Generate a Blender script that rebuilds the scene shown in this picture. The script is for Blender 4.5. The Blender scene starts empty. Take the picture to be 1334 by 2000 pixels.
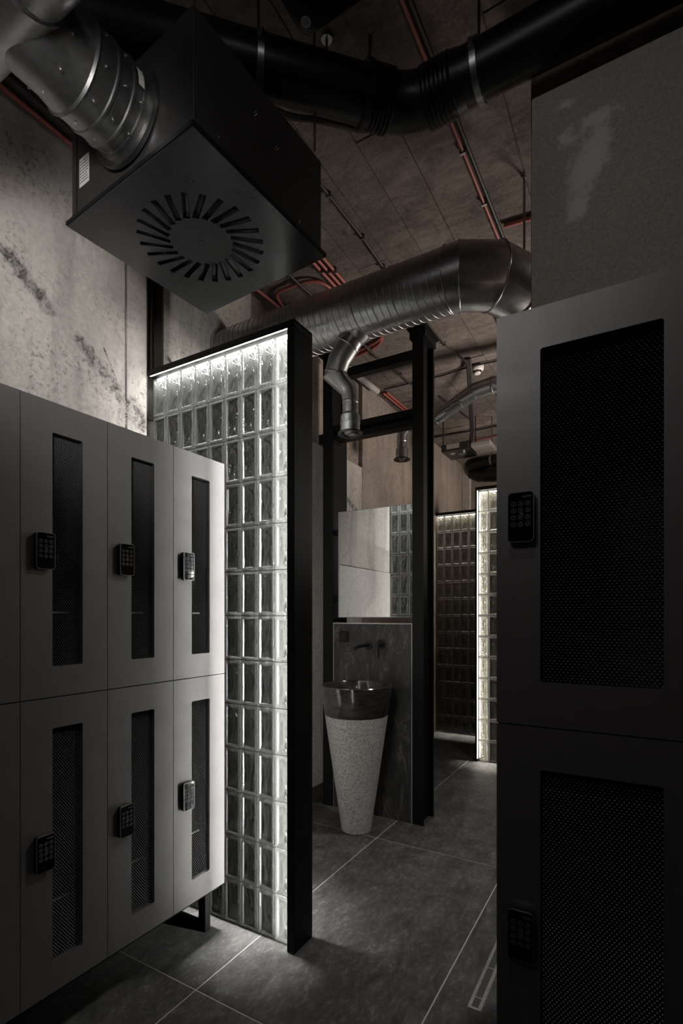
import bpy, bmesh, math, random
from math import sin, cos, pi, radians
from mathutils import Vector, Matrix
from mathutils.geometry import tessellate_polygon

random.seed(7)
S = bpy.context.scene
COL = S.collection

# ------------------------------------------------------------------ camera
cam_d = bpy.data.cameras.new('camera')
cam = bpy.data.objects.new('camera', cam_d)
COL.objects.link(cam)
cam.location = (0, 0, 1.394)
cam.rotation_euler = (radians(90), 0, radians(30.3))
cam_d.sensor_fit = 'HORIZONTAL'
cam_d.sensor_width = 36
cam_d.lens = 36 * 1000 / 1334
cam_d.shift_y = 202 / 1334
cam_d.clip_start = 0.05
S.camera = cam

# ------------------------------------------------------------------ world, view, lights
w = bpy.data.worlds.new('dim_room')
S.world = w
w.use_nodes = True
w.node_tree.nodes['Background'].inputs[0].default_value = (0.9, 0.92, 1, 1)
w.node_tree.nodes['Background'].inputs[1].default_value = 0.02
S.view_settings.view_transform = 'Standard'
S.view_settings.look = 'None'
S.view_settings.gamma = 1
S.view_settings.exposure = 0.25
S.view_settings.use_curve_mapping = False
S.cycles.use_denoising = True
S.cycles.sample_clamp_indirect = 3
S.cycles.caustics_refractive = False
S.cycles.max_bounces = 10
S.cycles.transmission_bounces = 10

LED_FRONT = 30.0      # emission of the strips round the near glass screen
LED_BACK = 30.0
LED_FAR = 16.0


def area(name, loc, target, size, power, color=(1, 1, 1), sy=None, spread=180):
    d = bpy.data.lights.new(name, 'AREA')
    d.energy = power
    d.color = color
    d.size = size
    if sy:
        d.shape = 'RECTANGLE'
        d.size_y = sy
    d.spread = radians(spread)
    o = bpy.data.objects.new(name, d)
    COL.objects.link(o)
    o.location = loc
    o.rotation_euler = (Vector(target) - Vector(loc)).to_track_quat('-Z', 'Y').to_euler()
    return o


# ceiling lamps of the changing room, behind and beside the camera; the other lights are added fills
area('ceiling_lamp', (-0.25, 0.42, 3.2), (-0.25, 0.9, 0), 0.10, 1.7, (1, 0.97, 0.94))
area('wall_fill_light', (-0.75, 0.15, 2.35), (-2.1, 1.25, 2.6), 0.25, 3.4, (1, 0.97, 0.95), spread=70)  # added fill to lift the upper left wall above the lockers
area('ceiling_lamp', (-0.9, -0.9, 3.1), (-1.6, 1.5, 1.9), 0.5, 2.6, (1, 0.97, 0.95))
area('aisle_fill_light', (0.1, 3.0, 3.3), (-0.85, 2.5, 0.0), 0.25, 11.0, (1, 0.96, 0.92), spread=100)  # fill added out of sight to brighten the floor
area('washroom_fill_light', (0.2, 4.3, 2.1), (-1.2, 3.7, 3.45), 0.5, 21.0, (1, 0.9, 0.82), spread=130)  # added uplight, out of view, brightening the washroom ceiling and left wall
area('washroom_fill_light', (0.0, 5.9, 2.3), (-1.9, 6.2, 3.3), 0.5, 13.0, (1, 0.88, 0.78), spread=130)  # second unseen uplight, added for the far end

# ------------------------------------------------------------------ materials
MATS = {}


class NT:
    def __init__(s, name):
        s.m = bpy.data.materials.new(name)
        s.m.use_nodes = True
        s.t = s.m.node_tree
        s.t.nodes.clear()
        s.out = s.n('ShaderNodeOutputMaterial')

    def n(s, typ, ins=None, **props):
        nd = s.t.nodes.new(typ)
        for k, v in props.items():
            setattr(nd, k, v)
        for k, v in (ins or {}).items():
            if isinstance(v, bpy.types.NodeSocket):
                s.t.links.new(v, nd.inputs[k])
            else:
                nd.inputs[k].default_value = v
        return nd

    def coord(s, which='Object'):
        if which == 'World':
            return s.n('ShaderNodeNewGeometry').outputs['Position']
        return s.n('ShaderNodeTexCoord').outputs[which]

    def mapping(s, vec, scale=(1, 1, 1), loc=(0, 0, 0), rot=(0, 0, 0)):
        return s.n('ShaderNodeMapping', {'Vector': vec, 'Scale': scale, 'Location': loc, 'Rotation': rot}).outputs[0]

    def noise(s, vec, scale, detail=4, rough=0.55, dist=0.0):
        return s.n('ShaderNodeTexNoise', {'Vector': vec, 'Scale': scale, 'Detail': detail, 'Roughness': rough, 'Distortion': dist}).outputs['Fac']

    def ramp(s, fac, stops):
        r = s.n('ShaderNodeValToRGB', {'Fac': fac})
        el = r.color_ramp.elements
        while len(el) < len(stops):
            el.new(0.5)
        for e, (p, c) in zip(el, stops):
            e.position = p
            e.color = (c, c, c, 1) if not isinstance(c, tuple) else (*c, 1)
        return r.outputs['Color']

    def mix(s, fac, a, b, blend='MIX'):
        nd = s.n('ShaderNodeMix', data_type='RGBA', blend_type=blend)
        for i, v in ((0, fac), (6, a), (7, b)):
            if isinstance(v, bpy.types.NodeSocket):
                s.t.links.new(v, nd.inputs[i])
            else:
                nd.inputs[i].default_value = v if i == 0 else (*v, 1)
        return nd.outputs[2]

    def math(s, op, a, b=0.0, clamp=False):
        nd = s.n('ShaderNodeMath', operation=op, use_clamp=clamp)
        for i, v in ((0, a), (1, b)):
            if isinstance(v, bpy.types.NodeSocket):
                s.t.links.new(v, nd.inputs[i])
            else:
                nd.inputs[i].default_value = v
        return nd.outputs[0]

    def bump(s, h, strength, dist=0.01, normal=None):
        ins = {'Height': h, 'Strength': strength, 'Distance': dist}
        if normal is not None:
            ins['Normal'] = normal
        return s.n('ShaderNodeBump', ins).outputs[0]

    def pbr(s, color, rough=0.5, metal=0.0, normal=None, spec=0.5, **kw):
        ins = {'Base Color': color if isinstance(color, bpy.types.NodeSocket) else (*color, 1), 'Roughness': rough, 'Metallic': metal, 'Specular IOR Level': spec}
        if normal is not None:
            ins['Normal'] = normal
        b = s.n('ShaderNodeBsdfPrincipled', ins)
        s.t.links.new(b.outputs[0], s.out.inputs['Surface'])
        return s.m

    def sep(s, vec):
        return s.n('ShaderNodeSeparateXYZ', {'Vector': vec}).outputs


def mat_plain(name, color, rough=0.5, metal=0.0, grain=0.0, gscale=60, bump=0.0, spec=0.5):
    t = NT(name)
    v = t.coord()
    n = t.noise(v, gscale, 5, 0.6)
    c = t.mix(n, tuple(x * (1 - grain) for x in color), tuple(min(1, x * (1 + grain)) for x in color))
    nr = t.bump(n, bump, 0.004) if bump else None
    return t.pbr(c, rough, metal, nr, spec)


CRACKS = [(0.93, 2.86, 1.08, 2.79, 0.022), (1.08, 2.79, 1.22, 2.68, 0.032), (1.37, 2.60, 1.50, 2.49, 0.034), (1.50, 2.49, 1.61, 2.40, 0.040), (1.61, 2.40, 1.70, 2.34, 0.055),
          (1.598, 2.42, 1.60, 2.0, 0.006), (1.48, 2.62, 1.545, 2.50, 0.006), (1.84, 2.74, 2.03, 2.64, 0.010), (3.60, 2.42, 4.1, 2.22, 0.03), (4.1, 2.22, 4.9, 2.02, 0.03)]


def mat_concrete(name, light, dark, streak=0.0, pits=0.5, scale=1.0, cracks=()):
    t = NT(name)
    p = t.coord('World')
    big = t.noise(p, 1.6 * scale, 6, 0.62, 0.4)
    vert = t.noise(t.mapping(p, (5, 5, 0.9)), 1.3 * scale, 6, 0.65, 0.6)
    fine = t.noise(p, 38 * scale, 6, 0.7)
    blot = t.noise(p, 7 * scale, 7, 0.72, 0.9)
    c = t.mix(t.ramp(big, [(0.35, 0.0), (0.66, 1.0)]), dark, light)
    c = t.mix(t.math('MULTIPLY', t.ramp(blot, [(0.56, 0.0), (0.70, 1.0)]), 0.55), c, tuple(x * 0.33 for x in dark))
    c = t.mix(t.math('MULTIPLY', t.ramp(vert, [(0.51, 0.0), (0.68, 1.0)]), streak), c, tuple(x * 0.22 for x in dark))
    pit = t.ramp(t.noise(p, 60 * scale, 3, 0.6, 0.3), [(0.57, 0.0), (0.66, 1.0)])
    mask = t.ramp(t.noise(p, 4.5 * scale, 3, 0.5), [(0.41, 0.0), (0.58, 1.0)])
    pm = t.math('MULTIPLY', t.math('MULTIPLY', pit, mask), pits)
    c = t.mix(pm, c, tuple(x * 0.12 for x in dark))
    c = t.mix(0.35, c, t.mix(fine, (0.0, 0.0, 0.0), tuple(min(1, x * 1.9) for x in light)), 'MIX')
    h = t.math('ADD', t.math('MULTIPLY', blot, 0.7), t.math('SUBTRACT', t.math('MULTIPLY', fine, 0.35), t.math('MULTIPLY', pm, 1.2)))
    # broken seams: ragged distance to short runs (y, z, y, z, half width)
    if cracks:
        xyz = t.sep(p)
        rag = t.noise(p, 16, 8, 0.8, 0.5)
        lump = t.noise(p, 34, 5, 0.7, 0.6)
        worst = None
        for (ya, za, yb, zb, hw_) in cracks:
            L2 = (yb - ya) ** 2 + (zb - za) ** 2
            dy = t.math('SUBTRACT', xyz[1], ya)
            dz = t.math('SUBTRACT', xyz[2], za)
            k = t.math('DIVIDE', t.math('ADD', t.math('MULTIPLY', dy, yb - ya), t.math('MULTIPLY', dz, zb - za)), L2, True)
            ey = t.math('SUBTRACT', dy, t.math('MULTIPLY', k, yb - ya))
            ez = t.math('SUBTRACT', dz, t.math('MULTIPLY', k, zb - za))
            d = t.math('SQRT', t.math('ADD', t.math('MULTIPLY', ey, ey), t.math('MULTIPLY', ez, ez)))
            d = t.math('SUBTRACT', 1.0, t.math('DIVIDE', d, hw_))
            worst = d if worst is None else t.math('MAXIMUM', worst, d)
        m = t.ramp(t.math('ADD', worst, t.math('MULTIPLY', t.math('SUBTRACT', rag, 0.5), 3.2)), [(-0.0, 0), (0.45, 1)])
        m = t.math('MULTIPLY', m, t.math('GREATER_THAN', worst, -1.6))
        cc = t.mix(t.ramp(lump, [(0.38, 0), (0.6, 1)]), tuple(x * 0.10 for x in dark), tuple(x * 0.75 for x in light))
        c = t.mix(t.math('MULTIPLY', m, 0.9), c, cc)
        h = t.math('ADD', h, t.math('MULTIPLY', m, t.math('SUBTRACT', t.math('MULTIPLY', lump, 2.5), 2.2)))
    return t.pbr(c, 0.9, 0.0, t.bump(h, 0.55, 0.008), 0.25)


def mat_ceiling():
    t = NT('board_marked_concrete')
    p = t.coord('World')
    oi = t.n('ShaderNodeObjectInfo').outputs['Random']
    big = t.noise(p, 1.5, 5, 0.6, 0.6)
    grain = t.noise(t.mapping(p, (1.0, 2.6, 1), rot=(0, 0, 0.10)), 5.0, 9, 0.74, 1.1)
    fine = t.noise(p, 60, 6, 0.75)
    blot = t.noise(p, 5.5, 8, 0.75, 0.9)
    c = t.mix(t.ramp(big, [(0.33, 0), (0.68, 1)]), (0.105, 0.084, 0.074), (0.235, 0.195, 0.174))
    c = t.mix(t.math('MULTIPLY', oi, 0.35), c, (0.11, 0.092, 0.082))
    c = t.mix(t.ramp(grain, [(0.40, 0.6), (0.62, 0)]), c, (0.058, 0.045, 0.039))
    c = t.mix(t.ramp(blot, [(0.53, 0), (0.66, 0.65)]), c, (0.045, 0.036, 0.031))
    c = t.mix(t.ramp(fine, [(0.50, 0), (0.80, 0.45)]), c, (0.34, 0.29, 0.26))
    h = t.math('ADD', t.math('MULTIPLY', grain, 0.8), t.math('ADD', t.math('MULTIPLY', blot, 0.5), t.math('MULTIPLY', fine, 0.3)))
    return t.pbr(c, 0.9, 0.0, t.bump(h, 0.6, 0.008), 0.25)


def mat_steel(name, base, rough, metal=1.0, axis=(120, 120, 2), amount=0.25, smudge=0.0, bump=0.02):
    t = NT(name)
    v = t.coord()
    br = t.noise(t.mapping(v, axis), 6, 4, 0.6)
    sm = t.noise(v, 3.2, 4, 0.6, 1.2)
    c = t.mix(br, tuple(x * (1 - amount) for x in base), tuple(min(1, x * (1 + amount)) for x in base))
    if smudge:
        c = t.mix(t.math('MULTIPLY', t.ramp(sm, [(0.42, 0), (0.7, 1)]), smudge), c, tuple(x * 0.6 for x in base))
    r = t.math('ADD', t.math('MULTIPLY', sm, 0.16), rough - 0.08)
    return t.pbr(c, r, metal, t.bump(br, bump, 0.002))


def mat_galv(name='galvanised_steel', base=(0.42, 0.42, 0.42), rough=0.3):
    t = NT(name)
    v = t.coord('World')
    vo = t.n('ShaderNodeTexVoronoi', {'Vector': v, 'Scale': 70.0}).outputs['Color']
    g = t.n('ShaderNodeRGBToBW', {'Color': vo}).outputs[0]
    dirt = t.noise(v, 6, 5, 0.65, 0.8)
    c = t.mix(g, tuple(x * 0.82 for x in base), tuple(x * 1.12 for x in base))
    c = t.mix(t.ramp(dirt, [(0.4, 0), (0.75, 0.6)]), c, tuple(x * 0.55 for x in base))
    r = t.math('ADD', t.math('MULTIPLY', dirt, 0.22), rough - 0.1)
    return t.pbr(c, r, 1.0, t.bump(dirt, 0.02, 0.003))


def mat_tile():
    t = NT('slate_floor_tile')
    p = t.coord('World')
    oi = t.n('ShaderNodeObjectInfo').outputs['Random']
    off = t.n('ShaderNodeCombineXYZ', {'X': t.math('MULTIPLY', oi, 31.0), 'Y': t.math('MULTIPLY', oi, 17.0)}).outputs[0]
    q = t.n('ShaderNodeVectorMath', {0: p, 1: off}, operation='ADD').outputs[0]
    a = t.noise(t.mapping(q, (1.0, 0.55, 1), rot=(0, 0, 0.5)), 9, 9, 0.72, 0.5)
    b = t.noise(q, 3.0, 6, 0.6, 0.8)
    f = t.noise(t.mapping(q, (1, 0.5, 1), rot=(0, 0, 0.5)), 48, 9, 0.82, 0.5)
    c = t.mix(t.ramp(a, [(0.36, 0), (0.68, 1)]), (0.018, 0.0175, 0.017), (0.115, 0.112, 0.108))
    c = t.mix(t.ramp(b, [(0.38, 0.75), (0.62, 0)]), c, (0.033, 0.032, 0.031))
    fa = t.math('MULTIPLY', t.ramp(f, [(0.50, 0), (0.68, 0.9)]), t.ramp(a, [(0.36, 0.15), (0.62, 1.0)]))
    c = t.mix(fa, c, (0.22, 0.215, 0.205))
    h = t.math('ADD', t.math('MULTIPLY', a, 1.0), t.math('MULTIPLY', f, 0.6))
    rr = t.math('SUBTRACT', 0.66, t.math('MULTIPLY', f, 0.25))
    return t.pbr(c, rr, 0.0, t.bump(h, 0.8, 0.012), 0.45)


def mat_slate_panel():
    t = NT('veined_slate')
    p = t.coord('World')
    m = t.mapping(p, (2.2, 1, 0.9), rot=(0, radians(-35), 0))
    a = t.noise(m, 3.2, 8, 0.65, 1.4)
    v = t.noise(m, 2.1, 6, 0.6, 2.6)
    vein = t.ramp(v, [(0.47, 0), (0.495, 1), (0.505, 1), (0.53, 0)])
    f = t.noise(p, 45, 6, 0.7)
    c = t.mix(t.ramp(a, [(0.35, 0), (0.7, 1)]), (0.013, 0.0128, 0.0125), (0.046, 0.0435, 0.042))
    c = t.mix(t.math('MULTIPLY', vein, t.math('MULTIPLY', t.ramp(a, [(0.45, 0), (0.62, 1)]), 0.8)), c, (0.16, 0.15, 0.143))
    c = t.mix(t.ramp(f, [(0.5, 0), (0.8, 0.35)]), c, (0.06, 0.057, 0.055))
    return t.pbr(c, 0.5, 0.0, t.bump(t.math('ADD', a, t.math('MULTIPLY', f, 0.3)), 0.35, 0.006))


def mat_plaster():
    t = NT('grey_plaster')
    p = t.coord('World')
    f = t.noise(p, 130, 5, 0.7)
    b = t.noise(p, 3, 5, 0.6, 0.5)
    c = t.mix(b, (0.36, 0.335, 0.30), (0.45, 0.42, 0.38))
    c = t.mix(t.ramp(f, [(0.35, 0.5), (0.6, 0)]), c, (0.17, 0.155, 0.14))
    # pale rubbed stain, a few soft lobes broken up by noise
    s = t.sep(p)
    tot = None
    for (cx, cz, rx, rz) in ((-0.11, 2.765, 0.05, 0.06), (-0.155, 2.635, 0.045, 0.06), (-0.19, 2.815, 0.03, 0.03), (-0.165, 2.575, 0.025, 0.035), (-0.10, 2.835, 0.05, 0.022), (-0.19, 2.91, 0.03, 0.015), (-0.135, 2.70, 0.05, 0.04)):
        dx = t.math('DIVIDE', t.math('SUBTRACT', s[0], cx), rx)
        dz = t.math('DIVIDE', t.math('SUBTRACT', s[2], cz), rz)
        d = t.math('ADD', t.math('MULTIPLY', dx, dx), t.math('MULTIPLY', dz, dz))
        e = t.math('POWER', 2.718, t.math('MULTIPLY', d, -1.0))
        tot = e if tot is None else t.math('ADD', tot, e)
    br = t.noise(t.mapping(p, (1, 1, 1), rot=(0, 0.6, 0)), 22, 10, 0.8, 0.6)
    k = t.math('MULTIPLY', t.ramp(t.math('ADD', tot, t.math('MULTIPLY', t.math('SUBTRACT', br, 0.5), 3.4)), [(0.40, 0), (0.95, 1)]), 0.62)
    c = t.mix(k, c, (0.72, 0.69, 0.65))
    return t.pbr(c, 0.92, 0.0, t.bump(f, 0.4, 0.003), 0.2)


def mat_basin_rough():
    t = NT('chiselled_stone')
    p = t.coord('World')
    f = t.noise(t.mapping(p, (1, 1, 1.3)), 70, 7, 0.75)
    band = t.noise(t.mapping(p, (1, 1, 9)), 5, 4, 0.6)
    c = t.mix(t.ramp(f, [(0.33, 0), (0.55, 1)]), (0.09, 0.085, 0.08), (0.40, 0.385, 0.365))
    c = t.mix(t.ramp(band, [(0.4, 0), (0.7, 0.45)]), c, (0.24, 0.23, 0.22))
    return t.pbr(c, 0.85, 0.0, t.bump(t.math('ADD', f, t.math('MULTIPLY', band, 0.4)), 0.5, 0.004), 0.3)


def mat_basin_polished():
    t = NT('polished_stone')
    p = t.coord('World')
    b = t.noise(t.mapping(p, (1, 1, 5)), 8, 8, 0.7, 0.8)
    c = t.mix(t.ramp(b, [(0.35, 0), (0.75, 1)]), (0.012, 0.011, 0.0105), (0.05, 0.046, 0.043))
    return t.pbr(c, 0.13, 0.0, None, 0.5)


def mat_glass_block(name, tint, parts, scale=0.0):
    """pressed glass; scale > 0 gives the wavy pane, 0 the smooth rim of the block.
    parts: shares of clear pass-through, frosted scatter and surface gloss, the rest refracts"""
    t = NT(name)
    v = t.coord()
    ins = {}
    if scale:
        m = t.mapping(v, (1.0, 1.0, 0.66), rot=(0, radians(18), 0))
        n1 = t.noise(m, scale, 1.0, 0.4, 1.3)
        n2 = t.noise(t.mapping(v, (1, 1, 0.25)), scale * 3.0, 1, 0.4, 0.4)
        ins = {'Normal': t.bump(t.math('ADD', n1, t.math('MULTIPLY', n2, 0.10)), 1.0, 0.050)}
    clear, frost, gloss = parts
    g = t.n('ShaderNodeBsdfGlass', dict({'Color': (*tint, 1), 'Roughness': 0.0, 'IOR': 1.45}, **ins))
    tr = t.n('ShaderNodeBsdfTransparent', {'Color': (*tint, 1)})
    gl = t.n('ShaderNodeBsdfGlossy', dict({'Color': (0.95, 0.95, 0.95, 1), 'Roughness': 0.025 if scale else 0.14}, **ins))
    d = t.n('ShaderNodeBsdfTranslucent' if scale else 'ShaderNodeBsdfDiffuse', dict({'Color': (0.8, 0.8, 0.78, 1)}, **ins))
    a = t.n('ShaderNodeMixShader', {'Fac': clear, 1: g.outputs[0], 2: tr.outputs[0]})
    b = t.n('ShaderNodeMixShader', {'Fac': frost, 1: a.outputs[0], 2: d.outputs[0]})
    c = t.n('ShaderNodeMixShader', {'Fac': gloss, 1: b.outputs[0], 2: gl.outputs[0]})
    t.t.links.new(c.outputs[0], t.out.inputs['Surface'])
    return t.m


def mat_emit(name, col, strength):
    t = NT(name)
    e = t.n('ShaderNodeEmission', {'Color': (*col, 1), 'Strength': strength})
    t.t.links.new(e.outputs[0], t.out.inputs['Surface'])
    return t.m


M = {
    'wall': mat_concrete('pale_concrete', (0.47, 0.44, 0.41), (0.33, 0.305, 0.28), 0.55, 0.72, 1.0, CRACKS),
    'wall_far': mat_concrete('brown_concrete', (0.31, 0.26, 0.225), (0.17, 0.14, 0.12), 0.6, 1.0, 1.2, CRACKS[-2:]),
    'rough': mat_concrete('crumbled_concrete', (0.30, 0.27, 0.245), (0.14, 0.125, 0.11), 0.2, 1.0, 3.0),
    'ceiling': mat_ceiling(),
    'plaster': mat_plaster(),
    'smooth': mat_concrete('smooth_render', (0.55, 0.52, 0.49), (0.46, 0.43, 0.405), 0.06, 0.1),
    'tile': mat_tile(),
    'grout': mat_plain('pale_grout', (0.40, 0.385, 0.36), 0.9, 0, 0.15, 80),
    'locker': mat_steel('brushed_locker_steel', (0.27, 0.262, 0.26), 0.42, 0.75, (160, 160, 3), 0.10, 0.35, 0.015),
    'locker_dark': mat_plain('dark_carcass_board', (0.035, 0.034, 0.034), 0.6, 0, 0.1),
    'mesh': mat_plain('black_expanded_metal', (0.32, 0.32, 0.323), 0.45, 0.0, 0.1),
    'shelf': mat_plain('pale_shelf_edge', (0.5, 0.5, 0.5), 0.4, 0.4, 0.05),
    'black_steel': mat_plain('black_painted_steel', (0.007, 0.0068, 0.0066), 0.5, 0.0, 0.2, 30, 0.03, 0.12),
    'black_plastic': mat_plain('black_plastic', (0.006, 0.006, 0.006), 0.36, 0.0, 0.2, 40, 0.02, 0.35),
    'key_glass': mat_plain('black_glass', (0.004, 0.004, 0.004), 0.06, 0.0, 0.0),
    'chrome': mat_plain('satin_chrome', (0.55, 0.54, 0.53), 0.28, 1.0, 0.05),
    'print': mat_plain('grey_print', (0.30, 0.30, 0.30), 0.6, 0, 0.05),
    'print_dark': mat_plain('dark_print', (0.03, 0.03, 0.03), 0.7, 0, 0.05),
    'paper': mat_plain('white_sticker', (0.42, 0.41, 0.40), 0.7, 0, 0.06),
    'galv': mat_galv(),
    'galv_mid': mat_galv('worn_galvanised_steel', (0.30, 0.30, 0.298), 0.42),
    'galv_dark': mat_galv('dull_galvanised_steel', (0.27, 0.27, 0.268), 0.36),
    'box_steel': mat_steel('dark_box_steel', (0.055, 0.053, 0.052), 0.40, 0.6, (3, 3, 3), 0.12, 0.3, 0.01),
    'plate_steel': mat_plain('satin_black_plate', (0.055, 0.055, 0.057), 0.24, 0.6, 0.08, 20, 0.0, 0.5),
    'red': mat_plain('red_conduit', (0.31, 0.078, 0.064), 0.5, 0, 0.15, 50),
    'cable': mat_plain('dark_cable', (0.018, 0.013, 0.012), 0.55, 0, 0.2, 50),
    'grey_tube': mat_plain('grey_conduit', (0.34, 0.31, 0.29), 0.6, 0, 0.1, 40),
    'white_plastic': mat_plain('white_plastic', (0.62, 0.58, 0.54), 0.5, 0, 0.05),
    'mortar': mat_plain('dark_mortar', (0.07, 0.068, 0.065), 0.8, 0, 0.2, 80),
    'slate': mat_slate_panel(),
    'stone_rough': mat_basin_rough(),
    'stone_polished': mat_basin_polished(),
    'mirror': mat_plain('mirror_silver', (0.86, 0.87, 0.86), 0.0, 1.0, 0.0),
    'mirror_edge': mat_plain('mirror_edge', (0.30, 0.36, 0.34), 0.15, 0.3, 0.05),
    'trim_light': mat_plain('aluminium_trim', (0.6, 0.59, 0.57), 0.35, 0.9, 0.05),
    'skirting': mat_plain('dark_skirting', (0.045, 0.038, 0.033), 0.6, 0, 0.25, 30),
    'glass': (mat_glass_block('wavy_glass', (0.62, 0.635, 0.63), (0.30, 0.16, 0.09), 17), mat_glass_block('glass_rim', (0.72, 0.735, 0.73), (0.35, 0.055, 0.05)), mat_glass_block('glass_side', (0.9, 0.91, 0.90), (0.97, 0.22, 0.03))),
    'glass_brown': (mat_glass_block('wavy_glass_far', (0.72, 0.71, 0.68), (0.30, 0.12, 0.07), 17), mat_glass_block('glass_rim_far', (0.72, 0.71, 0.68), (0.35, 0.05, 0.04)), mat_glass_block('glass_side_far', (0.9, 0.89, 0.86), (0.97, 0.20, 0.03))),
    'led': mat_emit('led_strip', (1.0, 0.985, 0.96), LED_FRONT),
    'led_back': mat_emit('led_strip_back', (1.0, 0.98, 0.95), LED_BACK),
    'led_far': mat_emit('led_strip_far', (1.0, 0.96, 0.86), LED_FAR),
}


# ------------------------------------------------------------------ geometry helpers
class MB:
    """collects vertices and faces of one mesh"""

    def __init__(s):
        s.v, s.f = [], []

    def add(s, vs, fs):
        o = len(s.v)
        s.v += [tuple(v) for v in vs]
        s.f += [tuple(i + o for i in f) for f in fs]
        return s

    def box(s, x0, x1, y0, y1, z0, z1, bev=0.0):
        if bev:
            bm = bmesh.new()
            bmesh.ops.create_cube(bm, size=1)
            for v in bm.verts:
                v.co = Vector(((x0 + x1) / 2 + v.co.x * (x1 - x0), (y0 + y1) / 2 + v.co.y * (y1 - y0), (z0 + z1) / 2 + v.co.z * (z1 - z0)))
            bmesh.ops.bevel(bm, geom=bm.edges[:], offset=bev, segments=1, affect='EDGES')
            bm.verts.index_update()
            s.add([v.co for v in bm.verts], [[v.index for v in f.verts] for f in bm.faces])
            bm.free()
            return s
        return s.add([(x0, y0, z0), (x1, y0, z0), (x1, y1, z0), (x0, y1, z0), (x0, y0, z1), (x1, y0, z1), (x1, y1, z1), (x0, y1, z1)],
                     [(0, 3, 2, 1), (4, 5, 6, 7), (0, 1, 5, 4), (1, 2, 6, 5), (2, 3, 7, 6), (3, 0, 4, 7)])

    def sweep(s, pts, radii, n=16, cap=True, closed=False):
        pts = [Vector(p) for p in pts]
        if not hasattr(radii, '__len__'):
            radii = [radii] * len(pts)
        tang = []
        for i in range(len(pts)):
            a = pts[max(i - 1, 0)]
            b = pts[min(i + 1, len(pts) - 1)]
            t1 = (pts[i] - a)
            t2 = (b - pts[i])
            t = (t1.normalized() if t1.length > 1e-9 else Vector()) + (t2.normalized() if t2.length > 1e-9 else Vector())
            tang.append(t.normalized() if t.length > 1e-9 else Vector((0, 0, 1)))
        up = Vector((0, 0, 1)) if abs(tang[0].z) < 0.9 else Vector((0, 1, 0))
        u = (up - tang[0] * up.dot(tang[0])).normalized()
        vs, fs = [], []
        for i, p in enumerate(pts):
            if i:
                u = (u - tang[i] * u.dot(tang[i])).normalized()
            wv = tang[i].cross(u)
            # keep the section round across a mitred joint
            k = 1.0
            bis = None
            if 0 < i < len(pts) - 1:
                d1 = (pts[i] - pts[i - 1])
                d2 = (pts[i + 1] - pts[i])
                if d1.length > 1e-9 and d2.length > 1e-9:
                    d1.normalize()
                    d2.normalize()
                    c = max(-1, min(1, d1.dot(d2)))
                    half = math.acos(c) / 2
                    if half > 0.01:
                        k = 1 / cos(half)
                        bis = (d2 - d1).normalized()
            for j in range(n):
                a = 2 * pi * j / n
                off = (u * cos(a) + wv * sin(a)) * radii[i]
                if bis is not None:
                    off += bis * off.dot(bis) * (k - 1)
                vs.append(p + off)
        m = len(pts)
        for i in range(m - 1):
            for j in range(n):
                j2 = (j + 1) % n
                fs.append((i * n + j, i * n + j2, (i + 1) * n + j2, (i + 1) * n + j))
        if cap:
            fs.append(tuple(range(n - 1, -1, -1)))
            fs.append(tuple((m - 1) * n + j for j in range(n)))
        return s.add(vs, fs)

    def cyl(s, a, b, r, n=16, cap=True):
        return s.sweep([a, b], r, n, cap)

    def lathe(s, prof, c=(0, 0), n=40, cap=False):
        vs, fs = [], []
        for r, z in prof:
            for j in range(n):
                a = 2 * pi * j / n
                vs.append((c[0] + r * cos(a), c[1] + r * sin(a), z))
        for i in range(len(prof) - 1):
            for j in range(n):
                j2 = (j + 1) % n
                fs.append((i * n + j, i * n + j2, (i + 1) * n + j2, (i + 1) * n + j))
        if cap:
            fs.append(tuple(range(n - 1, -1, -1)))
            fs.append(tuple((len(prof) - 1) * n + j for j in range(n)))
        return s.add(vs, fs)

    def plate(s, outer, holes, f0, f1):
        """a flat sheet with holes; f0/f1 map a 2-D point to its front/back position"""
        loops = [outer] + list(holes)
        flat = [p for lp in loops for p in lp]
        tris = tessellate_polygon([[Vector((p[0], p[1], 0)) for p in lp] for lp in loops])
        N = len(flat)
        vs = [f0(*p) for p in flat] + [f1(*p) for p in flat]
        fs = []
        for t in tris:
            fs.append(tuple(t))
            fs.append(tuple(i + N for i in reversed(t)))
        o = 0
        for lp in loops:
            m = len(lp)
            for i in range(m):
                a, b = o + i, o + (i + 1) % m
                fs.append((a, b, b + N, a + N))
            o += m
        return s.add(vs, fs)

    def xf(s, mat):
        s.v = [tuple(mat @ Vector(v)) for v in s.v]
        return s

    def mesh(s, name, mat, smooth=None):
        me = bpy.data.meshes.new(name)
        me.from_pydata(s.v, [], s.f)
        me.materials.append(mat)
        bm = bmesh.new()
        bm.from_mesh(me)
        bmesh.ops.recalc_face_normals(bm, faces=bm.faces)
        bm.to_mesh(me)
        bm.free()
        if smooth:
            me.polygons.foreach_set('use_smooth', [True] * len(me.polygons))
            me.set_sharp_from_angle(angle=radians(smooth))
        me.update()
        return me

    def build(s, name, mat, parent=None, smooth=None, local=False, **props):
        """link as one object; world coordinates unless local"""
        if parent is not None and not local:
            base = wloc(parent)
            s.v = [tuple(Vector(v) - base) for v in s.v]
        o = bpy.data.objects.new(name, s.mesh(name, M[mat] if isinstance(mat, str) else mat, smooth))
        COL.objects.link(o)
        if parent is not None:
            o.parent = parent
        for k, v in props.items():
            o[k] = v
        return o


def wloc(o):
    p = Vector()
    while o is not None:
        p += o.location
        o = o.parent
    return p


def inst(name, me, parent=None, loc=(0, 0, 0)):
    o = bpy.data.objects.new(name, me)
    COL.objects.link(o)
    o.parent = parent
    o.location = loc
    return o


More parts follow.
